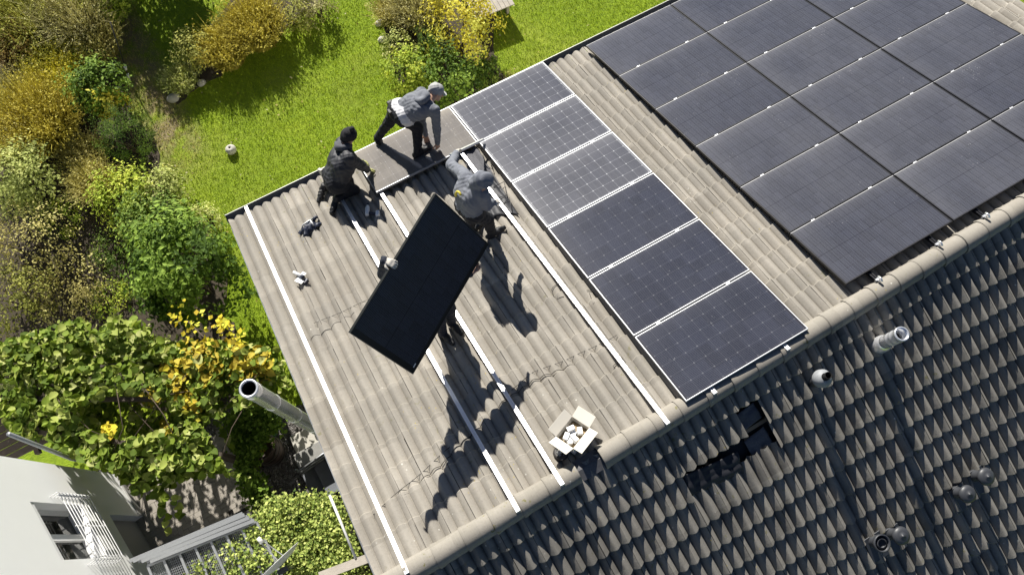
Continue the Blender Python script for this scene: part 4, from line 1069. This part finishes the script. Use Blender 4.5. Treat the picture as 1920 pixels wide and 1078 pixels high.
# ivy: hanging curtain and ivy-covered outbuilding
def ivy(nm, pxpoly, z0, z1, n_, leaf, label, pal, seed, cat='ivy', solid=True, zfun=None):
    r2 = np.random.default_rng(seed); pts = []
    xs_ = [q[0] for q in pxpoly]; ys_ = [q[1] for q in pxpoly]
    while len(pts) < n_:
        xx = r2.uniform(min(xs_), max(xs_), 2000); yy = r2.uniform(min(ys_), max(ys_), 2000); okk = inpoly(xx, yy, pxpoly)
        for x_, y_ in zip(xx[okk], yy[okk]):
            h = .5 + .5 * mnoise.noise(Vector((x_ * .03, y_ * .03, seed))) ; z = z0 + (z1 - z0) * (h * .75 + .25 * r2.random()) - abs(r2.normal(0, .10))
            e2 = r2.normal(0, 9, 2); pts.append((*at(x_ + e2[0], y_ + e2[1], (z0 + z1) / 2)[:2], z + .25 * mnoise.noise(Vector((x_ * .09, y_ * .09, seed + 4.0)))))
    p = np.array(pts[:n_]); c = p.mean(0); c[2] = 0
    t = tag(empty(nm, tuple(c)), label, cat)
    v, f = leaf_field(p - c, r2.normal(0, .55, p.shape) + [0, .3, 1], np.full(n_, leaf), .8, seed=seed)
    tone = np.clip(.5 + .25 * r2.normal(size=n_), 0, 1); tag(put('foliage', mesh_np('foliage', v, f, leafmat(pal, PAL[pal]), np.repeat(tone, 4)), t), kind='stuff')
    if solid:
        q = [np.append(at(x_, y_, (z0 + z1) / 2)[:2], 0) - c for x_, y_ in pxpoly]; cc2 = sum(q) / len(q)
        MB().poly([cc2 + (w - cc2) * .9 for w in q], (0, 0, z0 - .12)).build('core', M['soil'], t)
    return t
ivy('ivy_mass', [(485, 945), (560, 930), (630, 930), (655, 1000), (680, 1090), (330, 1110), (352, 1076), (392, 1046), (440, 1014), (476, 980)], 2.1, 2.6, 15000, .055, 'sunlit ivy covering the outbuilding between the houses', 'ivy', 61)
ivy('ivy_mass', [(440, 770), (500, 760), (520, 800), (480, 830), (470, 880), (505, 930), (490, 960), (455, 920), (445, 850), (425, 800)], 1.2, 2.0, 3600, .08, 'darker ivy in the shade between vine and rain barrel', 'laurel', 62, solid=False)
# rail along the outbuilding roof, cross beam, satellite dish
a_, b_ = at(618, 928, 2.75), at(667, 1046, 2.75)
tag(MB().tube([a_, b_], .022, 8).build('white_pole', M['lintel'], smooth=True), 'thin white pole along the ivy beside the roof verge', 'pole')
a_, b_ = at(600, 1080, 2.7), at(700, 1042, 2.7)
tag(MB().beam(a_, b_, .14, .10).build('timber_beam', M['tablewood']), 'weathered beam at the bottom edge below the roof verge', 'beam')
q = at(545, 1056, 3.0); t = tag(empty('satellite_dish', tuple(at(545, 1056, 2.4))), 'white satellite dish seen edge-on above the ivy', 'satellite dish')
MB().tube([(0, -.06, -.3), (0, -.06, .55)], .025, 10).build('mast', M['galv'], t, True)
dn = Vector((-.25, .93, .13)).normalized(); D_ = Matrix.Translation(Vector((0, 0, .55))) @ dn.to_track_quat('Z', 'Y').to_matrix().to_4x4()
MB().lathe([(0, 0), (.15, .010), (.28, .035), (.40, .075), (.405, .08), (.40, .072), (.28, .025), (.0, -.012)], 32, D_).build('reflector', M['dish'], t, True)
for sx in (-.06, .06): MB().tube([D_ @ Vector((sx, -.30, .05)), D_ @ Vector((sx * .3, -.05, .50))], .010, 6).build('arm', M['galv'], t, True)
MB().tube([D_ @ Vector((0, -.04, .47)), D_ @ Vector((0, -.03, .58))], [.04, .03], 12).build('feed_horn', M['dish'], t, True)
MB().box((0, -.09, .55), (.16, .08, .12)).build('bracket', M['vent'], t)

# ------------------------------------------------------------------ things on the lawn
tq = [at(x, y, .48) for x, y in ((893, 37), (965, 8), (940, -60), (868, -30))]
tc = sum(tq) / 4; t = tag(empty('wooden_table', (tc[0], tc[1], 0)), 'low weathered wooden table standing on the lawn', 'table')
ex_ = (tq[1] - tq[0]); wx = np.linalg.norm(ex_); ex_ /= wx; ey_ = np.array([-ex_[1], ex_[0], 0]); ln_ = 1.5
o0 = tq[0] - np.array([tc[0], tc[1], 0])
if ey_ @ (tq[3] - tq[0]) < 0: ey_ = -ey_
Rt = np.stack([ex_, ey_, [0, 0, 1]], 1)
for i in range(9):
    c = o0 + ex_ * wx * (i + .5) / 9 + ey_ * ln_ / 2; MB().box((c[0], c[1], .465), (wx / 9 - .008, ln_, .03), Rt).build('board', M['tablewood'], t)
for a_ in (.1, .9):
    for b_ in (.12, .88):
        c = o0 + ex_ * wx * a_ + ey_ * ln_ * b_; MB().box((c[0], c[1], .21), (.07, .07, .42), Rt).build('leg', M['tablewood'], t)
for b_ in (.12, .88):
    c = o0 + ex_ * wx / 2 + ey_ * ln_ * b_; MB().box((c[0], c[1], .43), (wx * .9, .06, .04), Rt).build('cross_bar', M['tablewood'], t)
q = at(433, 281, .08); t = tag(empty('stone_ball', (q[0], q[1], 0)), 'pale round stone with a dark hole lying on the lawn', 'stone')
MB().lathe([(0, 0), (.09, .0), (.125, .06), (.12, .12), (.08, .17), (.03, .185), (.025, .15), (0, .14)], 18).build('stone', M['stone'], t, True)
MB().lathe([(0, .152), (.026, .152)], 10).build('hole', M['matt_black'], t)
q = at(326, 184, 0)
def rock(px, py, r0, label, sd):
    q = at(px, py, 0); vs = []; m = MB(); r4 = random.Random(sd)
    prof = [(0, r0 * .8), (r0 * .6, r0 * .72), (r0, r0 * .35), (r0 * .95, 0)]
    m.lathe(prof[::-1], 12); m.v = [(x_ * (1 + .25 * mnoise.noise(Vector((x_ * 6 + sd, y_ * 6, z_ * 6)))), y_ * (.75 + .25 * mnoise.noise(Vector((y_ * 6, sd, x_ * 6)))), z_) for x_, y_, z_ in m.v]
    tag(m.build('rock', M['stone'], M=Matrix.Translation(Vector(q)), smooth=True), label, 'rock', 'pale rocks edging the beds')
rock(326, 186, .16, 'pale rock at the tip of the island bed', 1)
rock(378, 157, .12, 'small pale rock under the golden shrubs', 2)
rock(712, 45, .12, 'pale rock at the left rim of the bed by the table', 3); rock(717, 75, .11, 'second pale rock lower on the rim of the bed by the table', 4)
rock(222, 172, .13, 'pale rock between the dark laurel and the path', 5)
a_, b_ = at(207, 42, 1.3), at(243, 152, 0.05)
t = tag(empty('garden_pole', tuple(b_)), 'slender leaning black pole with white foot beside the lawn', 'pole')
dd = a_ - b_
MB().tube([dd * .24, dd * 1.0], .016, 8).build('shaft', M['cable'], t, True); MB().tube([dd * 0, dd * .13], .03, 8).build('foot', M['white'], t, True); MB().tube([dd * .19, dd * .25], .03, 8).build('band', M['white'], t, True); MB().tube([dd * .12, dd * .20], .018, 8).build('link_piece', M['cable'], t, True)
# wire fence beyond the right verge
t = tag(empty('metal_fence', tuple(at(1905, 8, 0))), 'grey metal bar fence beyond the far verge in the top right corner', 'fence')
f0 = np.array(t.location)
for i in range(7):
    x_ = 1860 + i * 16; a_ = at(x_, -12 + i * 9, 5.2) - f0; MB().tube([a_, a_ + [.35, -.55, 0]], .014, 6).build('bar', M['galv'], t, True)
for yy in (-.02, .5): MB().tube([at(1850, -16, 5.2) - f0 - [0, yy, 0], at(1960, 46, 5.2) - f0 - [0, yy, 0]], .02, 6).build('rail_bar', M['galv'], t, True)
for xx in (1855, 1955): 
    a_ = at(xx, (xx - 1855) * .6 - 14, 5.2) - f0; MB().tube([a_, [a_[0], a_[1], 0]], .025, 6).build('post', M['galv'], t, True)

# ------------------------------------------------------------------ the four installers
UP = np.array([0, -SA, CA])
def surface_nets(D, o, h):
    nx, ny, nz = D.shape; s = D < 0
    cs = np.zeros((nx - 1, ny - 1, nz - 1), np.int8); P = np.zeros((nx - 1, ny - 1, nz - 1, 3), np.float32); Nn = np.zeros((nx - 1, ny - 1, nz - 1), np.float32)
    idx = np.indices((nx - 1, ny - 1, nz - 1)).transpose(1, 2, 3, 0).astype(np.float32)
    cor = [(a, b, c) for a in (0, 1) for b in (0, 1) for c in (0, 1)]
    sl = lambda c: tuple(slice(c[i], D.shape[i] - 1 + c[i]) for i in range(3))
    for c0 in cor:
        for ax in range(3):
            if c0[ax]: continue
            c1 = list(c0); c1[ax] = 1
            d0, d1 = D[sl(c0)], D[sl(c1)]; m = (d0 < 0) != (d1 < 0)
            t = np.where(m, d0 / (d0 - d1 + 1e-12), 0)
            q = idx + np.array(c0, np.float32); q[..., ax] += t
            P += np.where(m[..., None], q, 0); Nn += m
    act = Nn > 0; P[act] /= Nn[act][:, None]
    vid = -np.ones(act.shape, np.int64); vid[act] = np.arange(act.sum()); V = P[act] * h + o
    faces = []
    for ax in range(3):
        o1, o2 = [(1, 2), (2, 0), (0, 1)][ax]
        a = s.take(range(0, s.shape[ax] - 1), ax); b = s.take(range(1, s.shape[ax]), ax)
        X = np.argwhere(a != b); sg = a[tuple(X.T)]
        ok = np.all(X >= [1 if i != ax else 0 for i in range(3)], 1) & np.all(X <= np.array([act.shape[i] - 1 for i in range(3)]), 1); X = X[ok]; sg = sg[ok]
        e1 = np.zeros(3, int); e1[o1] = 1; e2 = np.zeros(3, int); e2[o2] = 1
        q = [vid[tuple((X - d).T)] for d in (e1 * 0, e1, e1 + e2, e2)]
        F = np.stack(q, 1); F[~sg] = F[~sg][:, ::-1]; faces.append(F[:, ::-1] if False else F)
    return V, np.concatenate(faces)
def body_mesh(prims, mats, res=.010):
    """prims: (a, b, ra, rb, material index, blend) rounded cones blended into one skin"""
    pts = np.array([p[i] for p in prims for i in (0, 1)]); rr = max(max(p[2], p[3]) for p in prims) + .05
    lo = pts.min(0) - rr; n = np.ceil((pts.max(0) + rr - lo) / res).astype(int) + 1
    D = np.full(n, .2, np.float32); L = np.zeros(n, np.int8); Dm = np.full(n, 9., np.float32)
    for a, b, ra, rb, mi, kb in prims:
        a = np.asarray(a, float); b = np.asarray(b, float); R_ = max(ra, rb) + .07
        i0 = np.maximum(((np.minimum(a, b) - R_ - lo) / res).astype(int), 0); i1 = np.minimum(((np.maximum(a, b) + R_ - lo) / res).astype(int) + 2, n)
        s = tuple(slice(i0[k_], i1[k_]) for k_ in range(3))
        g = np.stack(np.meshgrid(*[lo[k_] + res * np.arange(i0[k_], i1[k_]) for k_ in range(3)], indexing='ij'), -1)
        ba = b - a; t = np.clip(((g - a) @ ba) / (ba @ ba + 1e-9), 0, 1)
        d = np.linalg.norm(g - a - t[..., None] * ba, axis=-1) - (ra + (rb - ra) * t)
        x = D[s]; hh = np.clip(.5 + .5 * (x - d) / kb, 0, 1); D[s] = x * (1 - hh) + d * hh - kb * hh * (1 - hh)
        u_ = d < Dm[s]; L[s] = np.where(u_, mi, L[s]); Dm[s] = np.minimum(Dm[s], d)
    g0, g1, g2 = np.meshgrid(*[lo[k_] + res * np.arange(n[k_]) for k_ in range(3)], indexing='ij')
    cloth = np.isin(L, [i for i, m_ in enumerate(mats) if m_ not in ('skin', 'glove', 'gloveg')])
    D += np.where(cloth, .006 * np.sin(44 * g0 + 30 * g2 + 3 * np.sin(23 * g1)) * np.cos(27 * g1 - 35 * g2 + 3 * np.sin(19 * g0)) + .005 * np.abs(np.sin(33 * g2 + 21 * g0 + 4 * np.sin(15 * g1))) - .003, 0).astype(np.float32)
    V, Fq = surface_nets(D, lo, res)
    ii = np.clip(np.round((V - lo) / res).astype(int), 0, n - 1); lab = L[tuple(ii.T)]
    fm = lab[Fq[:, 0]]
    return mesh_np('body', V, Fq, [M[m_] for m_ in mats], smooth=True, midx=fm)
def chain(pr, pts, rads, mi, kb=.03):
    for (a, b, ra, rb) in zip(pts[:-1], pts[1:], rads[:-1], rads[1:]): pr.append((np.asarray(a, float), np.asarray(b, float), ra, rb, mi, kb))
def unit(v): v = np.asarray(v, float); return v / (np.linalg.norm(v) + 1e-9)
def hand(pr, wrist, d, nrm, mi, curl=.3, side=1):
    """palm and five bent fingers; d along the palm, nrm out of the back of the hand"""
    d = unit(d); nrm = unit(np.asarray(nrm) - d * (np.dot(nrm, d))); s = np.cross(d, nrm)
    w = np.asarray(wrist, float)
    for o_ in (-.022, 0, .022): pr.append((w + s * o_ * .6, w + d * .085 + s * o_, .02, .017, mi, .015))
    for o_, L_ in ((-.033, .060), (-.011, .074), (.011, .078), (.033, .068)):
        b = w + d * .09 + s * o_; k1 = b + unit(d - nrm * curl + s * o_ * 2) * L_ * .5; k2 = k1 + unit(d - nrm * curl * 2.4 + s * o_ * 2) * L_ * .5
        pr.append((b, k1, .0115, .0108, mi, .006)); pr.append((k1, k2, .0108, .0095, mi, .006))
    b = w + d * .03 + s * side * .03; k1 = b + unit(d * .6 + s * side * .8 - nrm * .2) * .045; k2 = k1 + unit(d * .9 + s * side * .35 - nrm * curl) * .035
    pr.append((b, k1, .014, .0125, mi, .008)); pr.append((k1, k2, .0125, .0105, mi, .006))
def foot(pr, ankle, toe_dir, mi, up=UP):
    a = np.asarray(ankle, float); d = unit(toe_dir)
    pr.append((a - d * .06 - up * .045, a + d * .13 - up * .05, .045, .042, mi, .02)); pr.append((a + d * .08 - up * .05, a + d * .19 - up * .058, .044, .034, mi, .02)); pr.append((a, a - up * .04, .05, .05, mi, .02))
def torso(pr, hip, chest, neck, sideh, sides, mi, mt, w=1.0):
    """hip girdle, belly, rib cage and shoulder yoke"""
    hip, chest, neck = map(lambda q: np.asarray(q, float), (hip, chest, neck)); sh = unit(sideh); ss = unit(sides)
    pr.append((hip - sh * .085, hip + sh * .085, .125 * w, .125 * w, mt, .05))
    mid = (hip + chest) / 2
    for s in (-1, 1):
        pr.append((hip + (chest - hip) * .18 + sh * s * .06, chest + ss * s * .075, .115 * w, .128 * w, mi, .05))
        pr.append((chest + ss * s * .06, neck + ss * s * .145 - (neck - chest) * .25, .125 * w, .075 * w, mi, .05))
    pr.append((neck - ss * .15 - (neck - chest) * .2, neck + ss * .15 - (neck - chest) * .2, .07 * w, .07 * w, mi, .05))
def head(pr, c, face, up, mskin, mhair, cap=None):
    """skull, jaw, nose, brow, ears; hair or cap over the crown"""
    c = np.asarray(c, float); f = unit(face); u = unit(np.asarray(up) - f * np.dot(up, f)); s = np.cross(f, u)
    pr.append((c + u * .03 - f * .012, c + u * .025 + f * .02, .088, .082, mskin, .02)); pr.append((c - u * .03 + f * .035, c - u * .075 + f * .06, .066, .042, mskin, .03))
    pr.append((c + f * .098 + u * .012, c + f * .118 - u * .016, .010, .015, mskin, .01))
    for q in (-1, 1):
        pr.append((c + s * q * .088 + u * .02, c + s * q * .09 - u * .02, .016, .012, mskin, .008)); pr.append((c + f * .088 + s * q * .032 + u * .03, c + f * .086 + s * q * .045 + u * .03, .011, .010, mskin, .01))
    pr.append((c + f * .098 - u * .048 - s * .018, c + f * .098 - u * .048 + s * .018, .009, .009, mskin, .008))
    pr.append((c + u * .045 - f * .03, c + u * .05 + f * .01, .094, .088, mhair, .015)); pr.append((c - f * .05 - u * .03, c - f * .03 + u * .04, .075, .088, mhair, .02))
    return f, u, s
def person(prims, mats, label, base, res=.010):
    t = tag(empty('person', mat=frame(RA, base)), label, 'person'); b = np.array(base)
    pr = [(p[0] - b, p[1] - b, *p[2:]) for p in prims]
    put('body', body_mesh(pr, mats, res), t); return t, b
def RP(x, y, h): return roofp(x, y, h)
def eyes(t, b, c, f, u, s):
    for q in (-1, 1): MB().lathe([(0, .009), (.006, .007), (.009, 0), (0, -.009)], 8, Matrix.Translation(Vector(c + f * .095 + s * q * .032 + u * .012 - b))).build('eye', M['matt_black'], t, True)

# 1 - kneeling, black jacket and bobble hat, gloved hand on the dusty panel
mats = ['trousers', 'jacket', 'skin', 'shoe', 'glove', 'beanie']
pr = []
hip = RP(629, 336, .27); chest = RP(641, 305, .50); neck = RP(650, 276, .66); hd = RP(654, 256, .79)
fw = unit([.92, -.1, -.35]); sd = np.array([0.1, 1, 0.05]) ; sd = unit(sd)
torso(pr, hip, chest, neck, sd, sd, 1, 0, 1.34)
chain(pr, [neck, hd], [.07, .06], 2)
hf, hu, hs_ = head(pr, hd, [.85, .05, -.45], UP, 2, 5)
shR = neck - sd * .19 - (neck - chest) * .2; shL = neck + sd * .19 - (neck - chest) * .2
hnd = RP(691, 321, .035); elR = (shR + hnd) / 2 + np.array([.02, -.05, .03]); wr = hnd + unit(elR - hnd) * .08
chain(pr, [shR, elR, wr], [.092, .07, .048], 1); hand(pr, wr, unit(hnd - wr) + np.array([.7, 0, 0]), [0, .0, 1], 4, .15, 1)
elL = shL + np.array([-.06, .05, -.26]); wl = elL + np.array([.16, -.17, -.12]); chain(pr, [shL, elL, wl], [.078, .058, .042], 1); hand(pr, wl, [.8, -.1, -.5], [0, 0, 1], 4, .4, -1)
for s_, kx, fxp in ((-1, RP(664, 356, -.04), RP(634, 372, -.02)), (1, RP(650, 333, -.04), RP(610, 350, -.02))):
    hj = hip + sd * s_ * .09; chain(pr, [hj, kx, fxp], [.115, .078, .058], 0); foot(pr, fxp + np.array([-.02, -.0, .02]), unit([-.55, -.55, -.25]), 3, unit([.45, .0, .6]))
pr.append((hip + np.array([-.03, 0, -.02]), hip + np.array([.02, 0, .1]), .135, .125, 1, .05))
w1, b1 = person(pr, mats, 'person kneeling on the tiles in black jacket and bobble hat, gloved hand on panel', tuple(RP(640, 350, -.12)))
hM = lambda c, u_: Matrix.Translation(Vector(c)) @ Vector(u_).to_track_quat('Z', 'Y').to_matrix().to_4x4()
MB().lathe([(.101, .02), (.106, .05), (.102, .06), (.098, .09), (.07, .135), (.03, .15), (0, .152)], 20, hM(hd - b1, hu)).build('beanie', M['beanie'], w1, True)
MB().lathe([(0, .14), (.03, .145), (.042, .17), (.03, .2), (0, .208)], 12, hM(hd - b1, hu)).build('bobble', M['beanie'], w1, True)
def hood(t, c, axis, r0, mat, squash=.6):
    m = MB(); m.lathe([(r0 * .55, .0), (r0, .02), (r0 * 1.12, .06), (r0 * .98, .10), (r0 * .72, .115), (r0 * .4, .10), (0, .085)], 20, hM(c, axis)); m.v = [(x_ + .008 * math.sin(40 * y_ + 30 * z_), y_ + .008 * math.sin(37 * x_), z_ + .008 * math.sin(45 * x_)) for x_, y_, z_ in m.v]; return m.build('hood', M[mat], t, True)
hood(w1, neck - b1 - unit(hd - neck) * .03 - hf * .04, unit(hd - neck) - hf * .35, .118, 'hoodgrey')
for i in range(6):
    q = neck + (hip - neck) * (i + 1) / 7 - b1; 
MB().beam(hip - b1 - np.array([.12, -.16, .0]), hip - b1 - np.array([.13, -.18, -.14]), .05, .09).build('pouch', M['gloveg'], w1, bevel=.01)

# 2 - bending over the dusty panel, grey hoodie and pale cap
mats = ['trousers', 'hoodie', 'skin', 'shoe', 'shirt', 'capgrey']
pr = []
hip = RP(750, 213, .70); chest = RP(780, 200, .80); neck = RP(803, 190, .84); hd = RP(817, 174, .86)
sd = unit([-.1, 1, .15]); sd2 = unit([-.05, .98, .25])
torso(pr, hip, chest, neck, sd, sd2, 1, 0, 1.16)
pr.append((hip + (chest - hip) * .18 - sd * .085, hip + (chest - hip) * .18 + sd * .085, .152, .150, 4, .03))
chain(pr, [neck, hd], [.065, .06], 2)
hf, hu, hs_ = head(pr, hd, [.72, -.25, -.62], unit([.5, .0, .85]), 2, 5)
shR = neck - sd2 * .19; shL = neck + sd2 * .19
hnd = RP(821, 279, .05); elR = (shR + hnd) / 2 + np.array([.0, -.03, .03]); wr = hnd + unit(elR - hnd) * .13
chain(pr, [shR, elR, wr], [.075, .056, .04], 1); hand(pr, wr, hnd - wr, [.3, -1, .3], 2, .2, 1)
hl = RP(800, 262, .04); elL = (shL + hl) / 2 + np.array([-.03, .04, 0]); wl = hl + unit(elL - hl) * .1; chain(pr, [shL, elL, wl], [.075, .056, .04], 1); hand(pr, wl, hl - wl, [.3, 1, .3], 2, .2, -1)
f1 = RP(708, 259, .09); k1 = (hip + f1) / 2 + np.array([.03, .0, .06]); chain(pr, [hip + sd * .09, k1, f1], [.11, .08, .06], 0); foot(pr, f1, [.3, .75, -.1], 3, np.array([0, 0, 1.]))
f2 = RP(783, 283, .09); k2 = RP(783, 240, .42); chain(pr, [hip - sd * .09, k2, f2], [.115, .085, .062], 0); foot(pr, f2, [.8, .1, 0], 3, np.array([0, 0, 1.]))
w2, b2 = person(pr, mats, 'person bending over the dusty panel in grey hoodie and pale cap', tuple(RP(760, 262, 0)))
MB().lathe([(.100, .015), (.102, .05), (.09, .095), (.05, .13), (0, .14)], 20, hM(hd - b2, hu)).build('cap', M['capgrey'], w2, True)
brim = MB(); bp = [hd - b2 + hu * .03 + hf * (.085 + .075 * math.sin(a)) + hs_ * .085 * math.cos(a) for a in np.linspace(0, math.pi, 9)]; brim.poly(bp, hu * .008); brim.build('cap_brim', M['capgrey'], w2)
hood(w2, neck - b2 + np.array([-.05, 0, .05]), unit([-.3, 0, 1]), .11, 'hoodie')
belt = MB(); hc = hip - b2; ax = unit(chest - hip); s1 = sd; s2v = np.cross(ax, s1)
belt.tube([hc + (s1 * math.cos(a) * .205 + s2v * math.sin(a) * .14) for a in np.linspace(0, 2 * math.pi, 21)], .018, 6); belt.build('tool_belt', M['shoe'], w2, True)
MB().box(hc + s1 * .19 + np.array([-.03, 0, .03]), (.09, .06, .14)).build('pouch', M['shoe'], w2, bevel=.01)
MB().box(hc + np.array([-.13, .02, .06]), (.05, .10, .10)).build('pouch', M['shoe'], w2, bevel=.01)
eyes(w2, b2, hd, hf, hu, hs_)

# 3 - standing with hood up, left arm reaching out
mats = ['trousers', 'hoodie2', 'skin', 'shoe', 'gloveg', 'hoodie2']
pr = []
hip = np.array([-.90, 3.36, .76]); chest = RP(880, 364, 1.10); neck = RP(888, 343, 1.25); hd = RP(904, 340, 1.34)
sd = unit([-.12, .95, .05]); 
torso(pr, hip, chest, neck, sd, sd, 1, 0, 1.15)
chain(pr, [neck, hd], [.07, .065], 1)
hf, hu, hs_ = head(pr, hd, [.85, -.15, -.5], UP, 2, 5)
pr.append((hd - hf * .02 + hu * .03, hd + hf * .035 + hu * .035, .108, .095, 5, .02)); pr.append((hd - hf * .06 - hu * .05, hd - hf * .03 + hu * .03, .09, .10, 5, .03))
shL = neck + sd * .20 - UP * .05; shR = neck - sd * .20 - UP * .05
hnd = RP(857, 285, .92); elL = (shL + hnd) / 2 + np.array([-.12, .03, .02]); wl = hnd + unit(elL - hnd) * .07
chain(pr, [shL, elL, wl], [.085, .066, .048], 1); hand(pr, wl, hnd - wl + np.array([.03, .04, 0]), [-.2, .2, 1], 4, .9, -1)
elR = shR + np.array([.03, .06, -.28]); wr = elR + np.array([.12, .15, -.16]); chain(pr, [shR, elR, wr], [.085, .064, .046], 1); hand(pr, wr, [.9, .1, -.5], [0, -.3, 1], 4, .5, 1)
for s_, fo in ((1, np.array([-.88, 3.74, -.02])), (-1, np.array([-.66, 3.50, -.02]))):
    hj = hip + sd * s_ * .09; kn = (hj + fo) / 2 + np.array([.07, 0, .02]); chain(pr, [hj, kn, fo], [.118, .085, .062], 0); foot(pr, fo, [.9, .1, 0], 3, np.array([0, 0, 1.]))
w3, b3 = person(pr, mats, 'person standing in blue-grey hoodie with hood up and yellow back print', (-.78, 3.74, -.12))
bk = (chest - b3); lat = sd; bn = unit(np.cross(sd, unit(neck - hip))); bn = bn if bn[0] < 0 else -bn
arc = MB(); c0_ = bk + bn * .155 - UP * .0
arc.tube([c0_ + lat * (.06 * math.cos(a)) + unit(neck - hip) * (.09 * math.sin(a)) + UP * .05 for a in np.linspace(-.4, 2.3, 10)], .015, 6); arc.build('back_print', M['yellow'], w3, True)
a_ = RP(906, 262, .05); e_ = RP(845, 291, .88)
tag(MB().beam(a_, e_, .035, .03, (0, 0, 1)).build('rail_offcut', M['alu'], M=RA), 'short aluminium rail piece held by the standing worker', 'rail piece')

# 4 - hidden behind the panel he carries; hands on both long edges, shoes below
mats = ['navy', 'navy', 'skin', 'shoe', 'gloveg', 'capgrey']
pr = []
fA, fB = RP(846, 603, -.03), RP(829, 622, -.03)
hip = np.array([-1.84, 2.42, .70]); chest = np.array([-1.90, 2.40, 1.12]); neck = np.array([-1.92, 2.38, 1.34]); hd = np.array([-1.95, 2.38, 1.50])
sd = unit([.94, .30, -.1])
torso(pr, hip, chest, neck, sd, sd, 1, 0, 1.3)
chain(pr, [neck, hd], [.062, .058], 2)
hf, hu, hs_ = head(pr, hd, [.3, -.9, .1], np.array([0, 0, 1.]), 2, 5)
shR = neck + sd * .19 - UP * .03; shL = neck - sd * .19 - UP * .03
nC = nn
pL = cq[0] + (cq[3] - cq[0]) * .515; pR = cq[1] + (cq[2] - cq[1]) * .225
elL = (shL + pL) / 2 + np.array([-.14, .10, -.02]); wl = pL - e_long * 0 - nC * .09 + unit(pL - cc) * .045
chain(pr, [shL, elL, wl], [.085, .066, .046], 1); hand(pr, wl, nC * .9 - unit(pL - cc) * .15, unit(pL - cc), 4, .75, 1)
elR = (shR + pR) / 2 + np.array([.08, .06, -.12]); wr = pR - nC * .07 + unit(pR - cc) * .05 - e_long * -.05
chain(pr, [shR, elR, wr], [.07, .055, .042], 1); hand(pr, wr, -e_long * .9 + nC * .45 + unit(pR - cc) * .1, unit(pR - cc), 2, .25, 1)
for s_, fo in ((1, fA), (-1, fB)):
    hj = hip + sd * s_ * .09; kn = (hj + fo) / 2 + np.array([.02, -.05, .02]); chain(pr, [hj, kn, fo], [.11, .08, .06], 0); foot(pr, fo, [.2, -.9, 0], 3, np.array([0, 0, 1.]))
w4, b4 = person(pr, mats, 'person in navy workwear mostly hidden behind the panel being carried', tuple((fA + fB) / 2 - np.array([0, 0, .09])))
MB().box(hip - b4 + np.array([.14, -.08, .02]), (.07, .07, .10)).build('pouch', M['shirt'], w4, bevel=.01)
